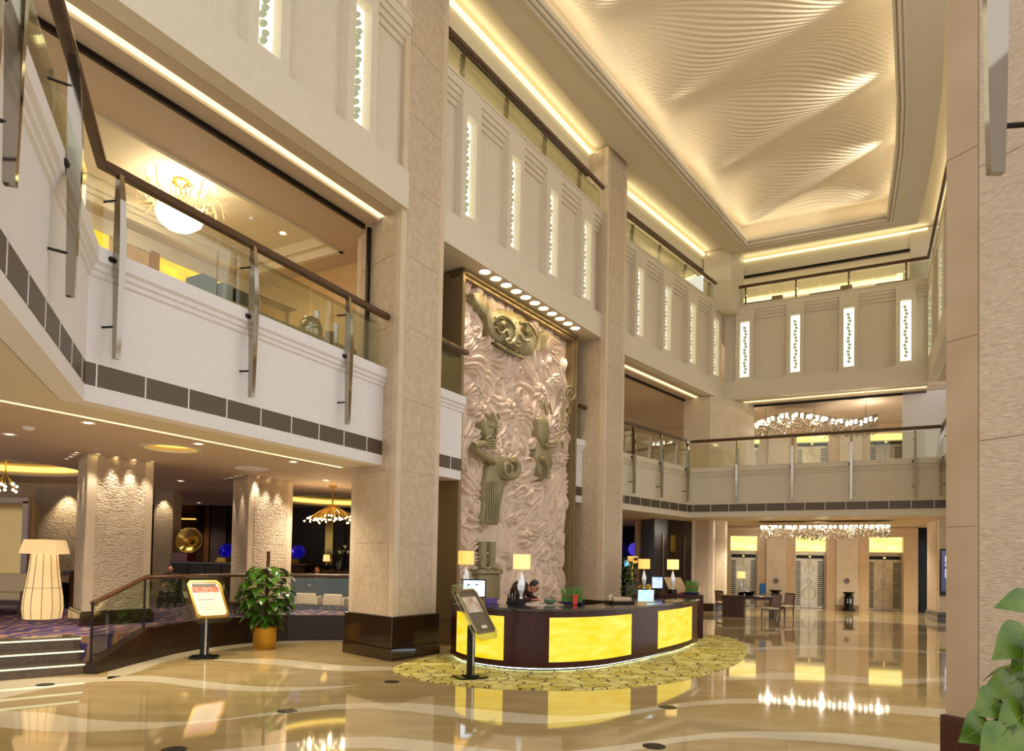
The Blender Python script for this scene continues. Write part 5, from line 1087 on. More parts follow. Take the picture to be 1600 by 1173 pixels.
# ---------------------------------------------------------------- people
def capsule(b, p, q, r0, r1):
    p, q = Vector(p), Vector(q); d = (q - p); L = d.length; d.normalize(); pts, rs = [], []
    for k in range(4): a = math.pi / 2 * (1 - k / 4); pts.append(p - d * r0 * math.sin(a)); rs.append(max(.001, r0 * math.cos(a)))
    for k in range(5): pts.append(p + d * L * k / 4); rs.append(r0 + (r1 - r0) * k / 4)
    for k in range(1, 5): a = math.pi / 2 * k / 4; pts.append(q + d * r1 * math.sin(a)); rs.append(max(.001, r1 * math.cos(a)))
    b.tube(pts, rs, 12)
def person(loc, rz, label, pose, suit_m, scale=1.0):
    """one continuous body with clothing and hair over it; pose gives joint positions facing -Y"""
    t = thing('person', label, 'person', loc); co, si = math.cos(rz), math.sin(rz)
    G = lambda p: (loc[0] + (p[0] * co - p[1] * si) * scale, loc[1] + (p[0] * si + p[1] * co) * scale, loc[2] + p[2] * scale)
    J = pose; b = MB()
    def cap(bb, a, c, r0, r1): capsule(bb, G(a), G(c), r0 * scale, r1 * scale)
    mid = lambda a, c, f: tuple(np.array(a) * (1 - f) + np.array(c) * f)
    cap(b, J['pelvis'], J['waist'], .145, .125); cap(b, J['waist'], J['chest'], .125, .15); cap(b, J['shL'], J['shR'], .075, .075); cap(b, J['chest'], J['neck'], .10, .055); cap(b, J['neck'], J['head'], .052, .055)
    for s in 'LR':
        cap(b, J['sh' + s], J['el' + s], .055, .043); cap(b, J['el' + s], J['wr' + s], .043, .028)
        h = np.array(J['wr' + s]); f = h - np.array(J['el' + s]); f /= np.linalg.norm(f); sd = np.cross(f, (0, 0, 1)); sd /= np.linalg.norm(sd) + 1e-6; up = np.cross(sd, f)
        for k in range(5):
            if k < 4: o = sd * (.026 - .0175 * k); cap(b, h, h + f * .085 + o, .017, .014); m0 = h + f * .085 + o; m1 = m0 + f * (.045 - .006 * abs(k - 1)) - up * .010; cap(b, m0, m1, .0095, .009); cap(b, m1, m1 + f * .028 - up * .022, .009, .0075)
            else: m0 = h + f * .03 + sd * .03; m1 = m0 + f * .035 + sd * .022 - up * .01; cap(b, m0, m1, .012, .0105); cap(b, m1, m1 + f * .03, .010, .008)
        cap(b, J['hip' + s], J['kn' + s], .085, .058); cap(b, J['kn' + s], J['an' + s], .056, .036); a = np.array(J['an' + s]); cap(b, a + (0, .03, -.04), a + (0, -.17, -.055), .04, .032)
    hd = np.array(J['head']); fwd = np.array(J.get('look', (0, -1, 0)), float); fwd /= np.linalg.norm(fwd); sd = np.cross(fwd, (0, 0, 1)); sd /= np.linalg.norm(sd); up = np.cross(sd, fwd)
    hc = hd + up * .09
    def blob(bb, c, r):  # ellipsoid aligned with the head
        q = MB(); q.ball((0, 0, 0), 1, 16, 12); bb.add([G(c + sd * v[0] * r[0] + fwd * v[1] * r[1] + up * v[2] * r[2]) for v in [np.array(w) for w in q.v]], q.f)
    blob(b, hc, (.075, .093, .105)); blob(b, hc + fwd * .03 - up * .055, (.055, .06, .06)); blob(b, hc + fwd * .097 - up * .015, (.012, .02, .022))
    for s in (-1, 1): blob(b, hc + sd * .078 * s - up * .01, (.012, .02, .03))
    blob(b, hc + fwd * .086 - up * .055, (.024, .012, .008))
    b.build('body', M['skin'], t, remesh=.011)
    c = MB(); g = .018
    cap(c, J['pelvis'], J['waist'], .145 + g, .125 + g); cap(c, J['waist'], J['chest'], .125 + g, .15 + g); cap(c, J['shL'], J['shR'], .075 + g, .075 + g); cap(c, J['chest'], mid(J['chest'], J['neck'], .75), .10 + g, .06 + g)
    for s in 'LR': cap(c, J['sh' + s], J['el' + s], .055 + g, .045 + g); cap(c, J['el' + s], mid(J['el' + s], J['wr' + s], .9), .045 + g, .032 + g)
    c.build('jacket', suit_m, t, remesh=.014)
    c = MB()
    cap(c, J['pelvis'], J['pelvis'], .15 + g, .15 + g)
    for s in 'LR': cap(c, J['hip' + s], J['kn' + s], .088 + g, .062 + g); cap(c, J['kn' + s], mid(J['kn' + s], J['an' + s], .95), .06 + g, .05 + g)
    c.build('trousers', M['suit'], t, remesh=.014)
    c = MB()
    for s in 'LR': a = np.array(J['an' + s]); cap(c, a + (0, .035, -.045), a + (0, -.19, -.06), .052, .040)
    c.build('shoes', M['black'], t, remesh=.012)
    c = MB(); blob(c, hc + up * .022 - fwd * .022, (.084, .090, .098)); q = MB()
    c.build('hair', M['hair'], t, smooth=180)
    c = MB()
    for s in (-1, 1): blob(c, hc + sd * .030 * s + fwd * .083 + up * .012, (.012, .010, .007)); blob(c, hc + sd * .030 * s + fwd * .083 + up * .033, (.018, .010, .004))
    c.build('eyes', M['hair'], t, smooth=180)
    return t
SIT = dict(pelvis=(0, 0, .48), waist=(0, .02, .66), chest=(0, 0, .86), neck=(0, -.02, 1.05), head=(0, -.04, 1.10), shL=(-.17, 0, .97), shR=(.17, 0, .97), elL=(-.24, -.12, .72), elR=(.24, -.14, .73), wrL=(-.12, -.33, .70), wrR=(.10, -.30, .90),
           hipL=(-.09, -.02, .46), hipR=(.09, -.02, .46), knL=(-.11, -.44, .48), knR=(.11, -.44, .48), anL=(-.11, -.46, .08), anR=(.11, -.46, .08), look=(.1, -1, -.25))
def stool(p, label):
    t = thing('lounge_chair', label, 'chair', (p[0], p[1], PZ)); b = MB(); b.box((p[0], p[1] + .03, PZ + .18), (.5, .5, .1)); b.build('seat', M['darkwall'], t, bevel=.02)
    b = MB(); b.box((p[0], p[1] + .27, PZ + .45), (.5, .06, .55)); b.build('backrest', M['darkwall'], t, bevel=.02)
    for sx in (-1, 1):
        for sy in (-1, 1): b = MB(); b.box((p[0] + sx * .2, p[1] + .03 + sy * .2, PZ + .065), (.04, .04, .13)); b.build('leg', M['black'], t)
p = PY(268, 889, 17.6); person((p[0], p[1], PZ), .1, 'person with short dark hair seated behind the glass guard between the columns', SIT, M['suit']) if False else person((p[0], p[1], PZ), .1, 'person with short dark hair seated behind the glass guard between the columns', SIT, M['suit'], .80); stool(p, 'dark lounge chair under the person between the two columns')
p = PY(497, 889, 19.1); person((p[0], p[1], PZ), -.2, 'person in a dark suit seated behind the white armchairs, hand raised to the face', SIT, M['suit'], .82); stool(p, 'dark lounge chair under the person behind the white armchairs')
BEND = dict(pelvis=(0, .02, .92), waist=(.02, .0, 1.08), chest=(.12, -.10, 1.27), neck=(.27, -.17, 1.27), head=(.33, -.20, 1.25), shL=(.06, -.26, 1.25), shR=(.20, .06, 1.30), elL=(.16, -.36, 1.06), elR=(.34, -.06, 1.09), wrL=(.30, -.32, 1.07), wrR=(.42, -.24, 1.08),
            hipL=(-.04, -.08, .90), hipR=(.04, .10, .90), knL=(-.02, -.10, .50), knR=(.03, .12, .50), anL=(-.04, -.08, .09), anR=(.02, .13, .09), look=(.75, -.45, -.75))
p = PY(803, 930, 13.5); person((p[0], p[1], .035), 0, 'person in a dark brown suit bending over papers behind the reception desk', BEND, mat('brown_suit', (.24, .14, .10), .8))
# ---------------------------------------------------------------- lift lobby at the far end
def E_s(x, y): return along(EA, EB, ONP(x, y, EA, EB))
def E_z(x, y): return ONP(x, y, EA, EB)[2]
lm = MB(); b = MB()
b.bar(EA, EB, -6, 16, -1.0, -.8, 0, 13); struct('wall_back', b, M['tan'])
leafm = mat('etched_steel', (.72, .66, .55), .28, .9, noise=(3, (.80, .76, .66), .8)); rungm = mat('dark_rungs', (.20, .14, .09), .35)
def lifts(zf, ytop, px_doors, px_pil, ztran, zdoor, level):
    pts = [(x0, x1) for x0, x1 in px_doors]; k = 0
    S_ = lambda x: E_s(x, 900 if zf == 0 else 715)
    prev = S_(px_pil[0][0]) - 3.0
    walls = MB()
    edges = []
    for x0, x1 in px_doors: edges.append((S_(x0), S_(x1)))
    ztop = ytop
    cur = edges[0][0] - 4.0
    for a, c in edges:
        walls.bar(EA, EB, cur, a, -.8, 0, zf, ztop); walls.bar(EA, EB, a, c, -.8, 0, ztran[1], ztop); cur = c
    walls.bar(EA, EB, cur, cur + .55, -.8, 0, zf, ztop)
    struct('wall_back', walls, M['tan'])
    for i, (a, c) in enumerate(edges):
        m = (a + c) / 2; w = c - a; n = i + 1 + (0 if zf == 0 else 3)
        d = thing(f'door_{n}', f'{["first", "second", "third"][i]} lift from the table with chairs, on the {level} floor' if zf == 0 else f'{["first", "second", "third"][i]} upper lift doorway from the far corner, behind the far balcony glass', 'lift door', (*at(EA, EB, m), zf)); d['kind'] = 'structure'
        b = MB(); b.bar(EA, EB, a, c, -.40, -.30, ztran[0], ztran[1]); b.build('onyx_light_panel', M['onyx'], d)
        b = MB(); b.bar(EA, EB, a, c, -.42, -.26, zdoor + .14, ztran[0]); b.build('steel_header', M['brushed'], d)
        b = MB(); b.bar(EA, EB, a, c, -.5, -.36, zdoor, zdoor + .14); b.build('indicator_bar', M['black'], d)
        q = at(EA, EB, m, -.35); b = MB(); b.box((*q, zdoor + .07), (.07, .03, .06)); b.build('floor_indicator', glow('indicator', (1, .8, .4), 2.0), d)
        for s, (u0, u1) in enumerate(((a, m - .006), (m + .006, c))):
            b = MB(); b.bar(EA, EB, u0, u1, -.60, -.55, zf + .01, zdoor); lf = b.build('door_leaf', leafm, d)
        dk = MB()
        for zc, rr_ in ((.30, .36), (.55, .12), (.78, .22), (.92, .09)):
            R = rr_ * w * .62; zz = zf + (zdoor - zf) * (1 - zc * .95) if False else zf + (zdoor - zf) * zc
            for q in range(24):
                t0, t1 = 2 * math.pi * q / 24, 2 * math.pi * (q + 1) / 24
                P0, P1 = (*at(EA, EB, m + R * math.cos(t0), -.54), zz + R * math.sin(t0)), (*at(EA, EB, m + R * math.cos(t1), -.54), zz + R * math.sin(t1)); dk.tube([P0, P1], .014, 4, False)
        dk.build('ring_pattern', M['brushed'], d)
        for sgn in (-1, 1):
            rb = MB(); e = a + .02 if sgn < 0 else c - .02
            for q in range(22): z = zf + .12 + q * (zdoor - zf - .2) / 22; u = sorted((e, e - sgn * w * .2)); rb.bar(EA, EB, u[0], u[1], -.545, -.525, z, z + .05)
            rb.build('rung_pattern', rungm, d)
        for sgn in (-1, 1):
            e = a if sgn < 0 else c; u = sorted((e, e - sgn * .05)); b = MB(); b.bar(EA, EB, u[0], u[1], -.58, -.28, zf, zdoor + .14); b.build('door_jamb', M['brushed'], d)
    for x0, x1 in px_pil:
        a, c = S_(x0), S_(x1); b = MB(); b.bar(EA, EB, a, c, 0, .14, zf + (.22 if zf == 0 else 0), ztop - .02); o = struct('trim_6', b, M['stone_edge'])
        if zf == 0: b = MB(); b.bar(EA, EB, a - .02, c + .02, 0, .17, 0, .22); struct('baseboard_back', b, mat('tan_granite', (.52, .40, .26), .2))
lifts(0, 3.58, [(1141, 1183), (1243, 1291), (1358, 1412)], [(1197, 1227), (1306, 1340)], (E_z(1267, 861), E_z(1267, 838)), E_z(1267, 872), 'ground')
lifts(Z2F, 8.1, [(1144, 1187), (1245, 1296), (1360, 1415)], [(1200, 1231), (1311, 1346)], (E_z(1267, 690), E_z(1267, 679)), E_z(1267, 694), 'upper')
plate('floor', [tuple(at(EA, EB, -3, -.2)), tuple(at(EA, EB, 14, -.2)), (14.0, 21.9), (6.6, 25.8)], 4.72, Z2F - .01, M['tan'])
for x, lab in ((1212, 'round steel call plate between first and second lift'), (1322, 'round steel call plate between second and third lift')):
    p = at(EA, EB, E_s(x, 907), .15); z = E_z(x, 907); n = rightn(EA, EB); b = MB()
    b.tube([(p[0], p[1], z), (p[0] + n[0] * .03, p[1] + n[1] * .03, z)], .115, 20); tag(b.build('call_plate', mat('grey_plate', (.45, .40, .33), .4, .5)), lab, 'call plate')
def ash_bin(x, y, label):
    p = at(EA, EB, E_s(x, 930), .62); t = thing('ash_bin', label, 'ash bin', (*p, 0)); b = MB(); b.box((*p, .04), (.36, .36, .08), .4); b.box((*p, .36), (.26, .26, .60), .4); b.build('body', M['darkmetal'], t, bevel=.01)
    b = MB(); b.lathe((*p, .66), [(.14, 0), (.24, .10), (.30, .14), (.27, .14), (.12, .06), (.001, .06)], 4); b.build('dish', M['black'], t)
    b = MB(); n = rightn(EA, EB); b.box((p[0] + n[0] * .14, p[1] + n[1] * .14, .42), (.16, .02, .2), -.47); b.build('opening', M['steel'], t)
ash_bin(1322, 953, 'dark ash bin with flared dish between second and third lift'); ash_bin(1210, 951, 'dark ash bin half hidden behind the table with chairs')
# dark wall block with picture, behind the reception
D0, D1, D2 = P2(1002, 818, 3.6), P2(1020, 818.5, 3.6), P2(1081, 821, 3.6)
p0, p1, p2 = PY(1001, 880, 28.6)[:2], PY(1022, 880, 27.2)[:2], PY(1084, 880, 29.2)[:2]
b = MB(); b.prism([p0, p1, p2, p0 + p2 - p1], 0, 3.6); struct('wall_dark', b, M['darkwall'])
for x, w, z0, z1, m, lab, nm in ((1051, 13, 2.35, 3.0, mat('gold_leaf', (.62, .50, .20), .35, .5), 'square gold picture hanging on the dark wall block', 'picture'), (1036, 4, .5, 3.0, mat('bronze_strip', (.42, .34, .26), .3, .6), 'upright bronze strip on the dark wall block beside the gold picture', 'strip'), (1069, 5, .5, 3.0, mat('bronze_strip2', (.42, .34, .26), .3, .6), 'upright bronze strip on the dark wall block by the rough column', 'strip')):
    q = ONP(x, 870, p1, p2, .02); s = along(p1, p2, q); b = MB(); b.bar(p1, p2, s - w * .0125, s + w * .0125, 0, .03, z0, z1); tag(b.build('wall_picture' if nm == 'picture' else 'wall_strip', m), lab, nm)
b = MB(); q = PY(996, 880, 29.0); b.box((q[0], q[1], 1.8), (.18, .4, 3.6)); tag(b.build('door_post', M['beige']), 'pale upright door post beside the dark wall block', 'post')
b = MB(); b.box((4.2, 33.0, 1.8), (6, .2, 3.6)); struct('wall_back', b, mat('night_panel', (.10, .08, .10), .2))
q = PY(992, 858, 31.5); b = MB(); b.ball(q, (.30, .1, .30), 14, 10); tag(b.build('blue_lamp', glow('violet_glass', (.30, .24, .85), .6)), 'violet glass globe lamp far behind the leafy shrub', 'lamp')
q = PY(980, 880, 29.5); b = MB(); b.box(q, (.22, .05, .26)); tag(b.build('wall_screen', glow('cyan_display', (.45, .80, .95), .8)), 'tiny cyan screen far behind beside the second column', 'screen')
q = PY(988.5, 874, 27.5); t = thing('table_lamp', 'cream drum lamp far behind the leafy shrub', 'table lamp', (q[0], q[1], 1.1)); b = MB(); b.lathe((q[0], q[1], q[2] - .15), [(.20, 0), (.20, .28), (.19, .28), (.19, 0)], 18); b.build('lamp_shade', M['shade'], t); b = MB(); b.tube([(q[0], q[1], 1.1), (q[0], q[1], q[2])], .03, 8); b.build('stem', M['brass'], t)
b = MB(); b.box((q[0], q[1], .55), (.5, .4, 1.1)); tag(b.build('lamp_table', M['wood']), 'dark lamp table far behind the leafy shrub', 'table')
q = PY(691, 866, 17.2); t = thing('table_lamp', 'cream lamp glimpsed between the near column and the relief', 'table lamp', (q[0], q[1], 1.1)); b = MB(); b.lathe((q[0], q[1], q[2] - .15), [(.19, 0), (.19, .30), (.18, .30), (.18, 0)], 18); b.build('lamp_shade', M['shade2'], t); b = MB(); b.tube([(q[0], q[1], 1.1), (q[0], q[1], q[2])], .02, 8); b.build('stem', M['brass'], t)
b = MB(); b.box((q[0], q[1], .55), (.6, .4, 1.1)); tag(b.build('lamp_table', M['black']), 'black lamp table between the near column and the relief', 'table')
# right far column with its screen
a, c = P2(1444, 960, 0), P2(1465, 971, 0); dd = np.array([1, -.05]); dd = dd / np.hypot(*dd); c = PY(1465, 971, 24.5)[:2]; a = PY(1445, 960, 26.6)[:2]; e = c + np.array([1.6, -.5])
column('column', 'rough stone column with a wall screen beside the third lift', [a, c, e, a + e - c], 0, 3.62, .34, M['rough'], panel=.25)
q0, q1 = ONP(1468.5, 900, c, e, .06), ONP(1484, 900, c, e, .06); sA, sB = along(c, e, q0), along(c, e, q1)
t = thing('wall_screen', 'dark wall screen with white letters on the rough column past the lifts', 'screen', (*at(c, e, (sA + sB) / 2, .06), 1.3)); b = MB(); b.bar(c, e, sA, sB, .014, .07, .92, 2.55); b.build('casing', M['darkwall'], t); b = MB(); b.bar(c, e, sA + .05, sB - .05, .07, .08, 1.08, 2.48); b.build('screen', glow('slate_screen', (.24, .26, .38), .55), t)
b = MB()
for z0, z1 in ((2.1, 2.3), (1.95, 2.05), (1.55, 1.85)): b.bar(c, e, sA + .16, sB - .1, .08, .085, z0, z1)
b.build('screen_text', glow('white_letters', (.85, .9, 1), .9), t)
b = MB(); b.bar(EA, EB, E_s(1431, 900), E_s(1431, 900) + 2.2, -.7, -.05, 0, 3.6); struct('wall_dark', b, mat('dark_glass', (.07, .05, .05), .12, spec=.2))
# table and chairs
tb = thing('meeting_table', 'dark wooden table with a lamp before the first lift', 'table', (*P2(1158, 960, 0), 0))
tc = PY(1172, 945, 25.3)[:2]; rz = -.42; co, si = math.cos(rz), math.sin(rz); Rr = lambda x, y: (tc[0] + x * co - y * si, tc[1] + x * si + y * co)
b = MB(); b.box((*tc, .745), (2.1, .85, .05), rz); b.box((*tc, .68), (1.9, .7, .08), rz); b.build('tabletop', M['wood'], tb, bevel=.008)
b = MB(); b.box((*Rr(-.55, 0), .33), (.75, .66, .66), rz); b.build('pedestal', M['wood'], tb); b = MB(); b.box((*Rr(.75, 0), .33), (.16, .6, .66), rz); b.build('pedestal', M['wood'], tb)
p = Rr(-.32, .02); dup(tl, (*p, .77), .2, 'lamp with yellow shade on the wooden table before the first lift', scale=.95)
p = Rr(-.02, -.12); b = MB(); b.lathe((*p, .77), [(.12, 0), (.2, .12), (.22, .14), (.2, .13), (.1, .03), (.001, .03)], 14); tag(b.build('dark_bowl', M['black']), 'dark square bowl at the foot of the table lamp', 'bowl')
p = Rr(.42, .05); t = thing('table_sign', 'small blue sign standing on the wooden table', 'sign', (*p, .77)); b = MB(); b.box((*p, 1.02), (.24, .02, .38), rz + .5); b.build('panel', mat('blue_card', (.10, .42, .66), .4), t); b = MB(); b.box((*p, .80), (.18, .1, .06), rz + .5); b.build('foot', M['beige'], t)
def dining_chair():
    t = thing('dining_chair', '', 'chair', (0, 0, 0), 'dark wooden chairs round the table')
    b = MB(); b.box((0, 0, .445), (.48, .48, .07)); b.build('seat', M['linen'], t, bevel=.02); b = MB(); b.box((0, 0, .40), (.5, .5, .04)); b.build('seat_frame', M['wood'], t)
    b = MB(); b.hexa([(-.2, .20, .52), (.2, .20, .52), (.2, .24, .52), (-.2, .24, .52)], [(-.2, .27, .92), (.2, .27, .92), (.2, .31, .92), (-.2, .31, .92)]); b.build('backrest', mat('lilac_upholstery', (.60, .50, .46), .8), t)
    b = MB()
    for s in (-1, 1): b.hexa([(s * .23 - .02, .20, .40), (s * .23 + .02, .20, .40), (s * .23 + .02, .25, .40), (s * .23 - .02, .25, .40)], [(s * .23 - .02, .28, .96), (s * .23 + .02, .28, .96), (s * .23 + .02, .32, .96), (s * .23 - .02, .32, .96)])
    b.box((0, .30, .945), (.48, .05, .05)); b.build('back_frame', M['wood'], t)
    for sx in (-1, 1):
        for sy in (-1, 1): b = MB(); b.hexa([(sx * .22 - .014, sy * .24 - .014, 0), (sx * .22 + .014, sy * .24 - .014, 0), (sx * .22 + .014, sy * .24 + .014, 0), (sx * .22 - .014, sy * .24 + .014, 0)], [(sx * .22 - .022, sy * .22 - .022, .40), (sx * .22 + .022, sy * .22 - .022, .40), (sx * .22 + .022, sy * .22 + .022, .40), (sx * .22 - .022, sy * .22 + .022, .40)]); b.build('leg', M['wood'], t)
    return t
dc = dining_chair(); dc.scale = (.9,) * 3; q = P2(1204, 968.5, 0); dc.location = (*q, 0); dc.rotation_euler = (0, 0, -1.25); dc['label'] = 'dark wooden chair with cream seat at the table, side turned to the viewer'
q = P2(1226, 964.5, 0); dup(dc, (*q, 0), -1.15, 'dark wooden chair at the table end facing the second lift')
q = P2(1132, 958.5, 0); dup(dc, (*q, 0), 1.95, 'dark wooden chair with cream back against the rough far column')
# crystal chandeliers
def crystal_cloud(x0, x1, Yc, z, wave, label, rows, n, seed, drop):
    A, B = PY(x0, 800, Yc + .9), PY(x1, 800, Yc - 1.2); rr = random.Random(seed); c = (A + B) / 2
    t = thing('crystal_chandelier', label, 'chandelier', (c[0], c[1], z)); nrm = np.array(rightn(A, B))
    f = lambda u, v: np.array([*(A[:2] + (B[:2] - A[:2]) * u + nrm * (v * .55 + wave * math.sin(2 * math.pi * u))), 0])
    b = MB(); b.grid([[(*f(u, v)[:2], z + .16 * math.sin(2 * math.pi * (u - .1)) * (wave > 0) + .02) for u in np.linspace(0, 1, 40)] for v in (-1 + .0, 1)])
    b.build('light_tray', M['steel'], t, solid=.03)
    bl = MB(); bb = MB()
    for i in range(26):
        u = (i + .5) / 26; p = f(u, .6 * math.sin(i * 2.2)); zz = z - .04 + .16 * math.sin(2 * math.pi * (u - .1)) * (wave > 0); bl.ball((p[0], p[1], zz), .065, 8, 6)
    bl.build('bulbs', glow('chandelier_bulb', (1.0, .95, .84), 5.0), t)
    for i in range(n):
        u, v = rr.random(), rr.uniform(-1, 1); e = 1 - .25 * abs(2 * u - 1); p = f(u, v); z0 = z - .05 + .16 * math.sin(2 * math.pi * (u - .1)) * (wave > 0)
        zz = z0 - drop * e * rr.random(); r = rr.uniform(.018, .032); bb.ball((p[0], p[1], zz), (r, r, r * 1.3), 5, 4)
    o = bb.build('crystal_drops', mat('lit_crystal', (.50, .45, .38), .12, .2, emit=(1.0, .88, .68), es=.05), t); o['kind'] = 'stuff'
    b = MB()
    for u in (.1, .5, .9): q = f(u, 0); b.tube([(q[0], q[1], z), (q[0], q[1], z + (.36 if z < 5 else .9))], .01, 5)
    b.build('hangers', M['steel'], t)
    for u in (.08, .28, .5, .72, .92): p = f(u, 0); lamp('POINT', (p[0], p[1], z - .02 - .1 * drop), 50 if z < 5 else 36, (1, .88, .70), size=.05)
crystal_cloud(1187, 1392, 27.3, 3.42, .0, 'long crystal chandelier over the ground floor lift lobby', 3, 900, 5, .50)
crystal_cloud(1178, 1372, 27.3, 7.55, .35, 'wavy crystal chandelier behind the far balcony railing', 3, 1100, 6, .62)
# dome chandelier and buffet on the lounge balcony
p = P(283, 283, 8.46); cz = V_ = PY(283, 335, p[1])[2]
t = thing('dome_chandelier', 'glowing glass dome chandelier hanging above the lounge balcony', 'chandelier', (p[0], p[1], 8.46))
b = MB(); b.lathe((p[0], p[1], 8.46), [(.14, 0), (.15, -.05), (.05, -.11), (.02, -.14)], 18); b.tube([(p[0], p[1], 8.4), (p[0], p[1], cz)], .018, 8); b.lathe((p[0], p[1], cz + .28), [(.02, .1), (.06, .05), (.02, 0)], 10); b.build('ceiling_rose', M['brass'], t, smooth=50)
b = MB(); b.lathe((p[0], p[1], cz), [(.40, .02), (.41, 0), (.36, -.14), (.22, -.25), (.001, -.30)], 28); b.build('glass_dome', glow('white_dome', (1.0, .97, .90), 2.2), t, smooth=50)
rr = random.Random(12); b = MB()
for i in range(34):
    a = i * 2.4; R = rr.uniform(.5, .85); pts = [(p[0] + r * math.cos(a + .4 * r), p[1] + r * math.sin(a + .4 * r), cz + z) for r, z in ((.36, .0), (R * .7, .20 + .2 * rr.random()), (R, .12 + .3 * rr.random()), (R * 1.1, -.05 + .5 * rr.random()))]; b.tube(pts, .010, 4)
b.build('glass_branches', mat('amber_glass', (.92, .82, .62), .1, .1, emit=(1, .85, .6), es=.18), t)
for k in range(3): lamp('POINT', (p[0] + .2 * math.cos(k * 2.1), p[1] + .2 * math.sin(k * 2.1), cz + .10), 14, (1, .86, .62), size=.05)
for x, y, lab in ((442, 364, 'round downlight in the tray ceiling above the buffet'),):
    spotlet(x, y, lab, z=8.455, r=.07)
q = P(395, 341, 8.46); b = MB(); b.lathe((q[0], q[1], 8.46), [(.06, 0), (.06, -.03), (.001, -.045)], 14); tag(b.build('smoke_detector', M['white']), 'small white detector in the tray ceiling above the buffet', 'smoke detector')
A, B = b1A, b1B
yp = lambda x, y, o: ONP(x, y, A, B, o)
a0, a1 = along(A, B, yp(246, 415, -5.3)), along(A, B, yp(345, 430, -5.3)); nz = yp(275, 414, -5.3)[2]
b = MB(); b.bar(A, B, a0, a1, -5.295, -5.26, nz - 1.2, nz); tag(b.build('lit_niche', glow('yellow_niche', (1.0, .86, .05), 1.0, (2.0, (.85, .62, .05), (1, 1, 4)))), 'bright yellow lit panel on the wall behind the balcony buffet', 'light panel')
b = MB(); b.bar(A, B, a0 - .185, a0 - .005, -5.295, -5.22, nz - 1.3, nz + .06); tag(b.build('niche_border', M['gold']), 'gold upright border of the yellow lit panel behind the buffet', 'border')
a2 = along(A, B, yp(160, 380, -5.3)); nz = yp(158, 362, -5.3)[2]; b = MB(); b.bar(A, B, a2 - .35, a2 + .1, -5.295, -5.26, nz - 1.2, nz); tag(b.build('lit_niche', glow('dim_niche', (.85, .72, .15), .8)), 'narrow dim yellow panel behind the first mirrored balcony post', 'light panel')
bt = thing('buffet_table', 'long buffet table with pleated cream cloth behind the balcony glass', 'table', (*at(A, B, 3.2, -1.7), Z2F))
b = MB(); b.bar(A, B, 1.2, 5.6, -2.1, -1.35, Z2F + .74, Z2F + .80); b.build('tabletop', M['wood'], bt)
b = MB(); rows = [[], []]
for i in range(181): s = 1.2 + 4.4 * i / 180; o = -1.34 + .018 * math.sin(i * 1.3); q = at(A, B, s, o); rows[0].append((*q, Z2F + .02)); rows[1].append((*q, Z2F + .81))
b.grid(rows); b.bar(A, B, 1.2, 5.6, -2.1, -1.34, Z2F + .80, Z2F + .815); b.build('skirted_cloth', mat('pleated_cloth', (.62, .56, .36), .8), bt)
tz = Z2F + .816
def on_b(s, o=-1.6): return (*at(A, B, s, o), tz)
p = on_b(along(A, B, yp(486, 500, -1.6))); t = thing('chafing_dish', 'round silver chafing dish with a domed lid on the buffet', 'chafing dish', p)
b = MB(); b.lathe(p, [(.20, 0), (.22, .04), (.22, .16), (.20, .18)], 22); b.build('stand', M['steel'], t, smooth=40); b = MB(); b.lathe((p[0], p[1], tz + .18), [(.21, 0), (.205, .06), (.15, .17), (.05, .22), (.001, .225)], 22); b.build('lid', M['steel'], t, smooth=60); b = MB(); b.ball((p[0], p[1], tz + .42), .025, 8, 6); b.build('knob', M['brass'], t)
for k, (x, w, h, m, lab) in enumerate([(318, .26, .20, mat('teal_box', (.40, .43, .41), .6), 'grey green box on the buffet before the yellow panel'), (346, .2, .14, mat('teal_box2', (.47, .48, .43), .6), 'smaller grey green box on the buffet beside the bigger one'), (375, .45, .16, M['darkmetal'], 'dark tray stand on the buffet beside the second mirrored post')]):
    s = along(A, B, yp(x, 440 + (x - 300) * .4, -1.6)); b = MB(); b.bar(A, B, s - w / 2, s + w / 2, -1.85, -1.45, tz, max(tz + .08, yp(x, 434 + (x - 318) * .45, -1.6)[2])); tag(b.build(['storage_box', 'storage_box', 'tray_stand'][k], m), lab, ['box', 'box', 'stand'][k])
s = along(A, B, yp(427, 480, -1.6)); t = thing('serving_rack', 'thin cream serving rack on the buffet between the mirrored posts', 'rack', on_b(s)); b = MB()
for ds in (-.32, .32): b.bar(A, B, s + ds - .015, s + ds + .015, -1.65, -1.55, tz, tz + .34)
b.build('uprights', M['beige'], t); b = MB(); b.bar(A, B, s - .42, s + .42, -1.75, -1.45, tz + .34, tz + .365); b.build('shelf', M['beige'], t)
for x, h, r, m, lab in ((497, .62, .07, M['crystal'], 'tall crystal column ornament behind the silver chafing dish'), (518, .34, .09, mat('tan_tin', (.55, .46, .30), .4), 'tan canister on the buffet near the last mirrored post'), (563, .55, .07, M['crystal'], 'tall crystal column ornament beside the near stone column')):
    s = along(A, B, yp(x, 515, -1.75)); s = min(s, 5.5); p = on_b(s, -1.8); b = MB(); b.lathe(p, [(r, 0), (r * .8, h * .1), (r * .9, h * .9), (r, h), (.001, h)], 14); tag(b.build('crystal_ornament' if m is M['crystal'] else 'canister', m, smooth=50), lab, 'ornament' if m is M['crystal'] else 'canister')
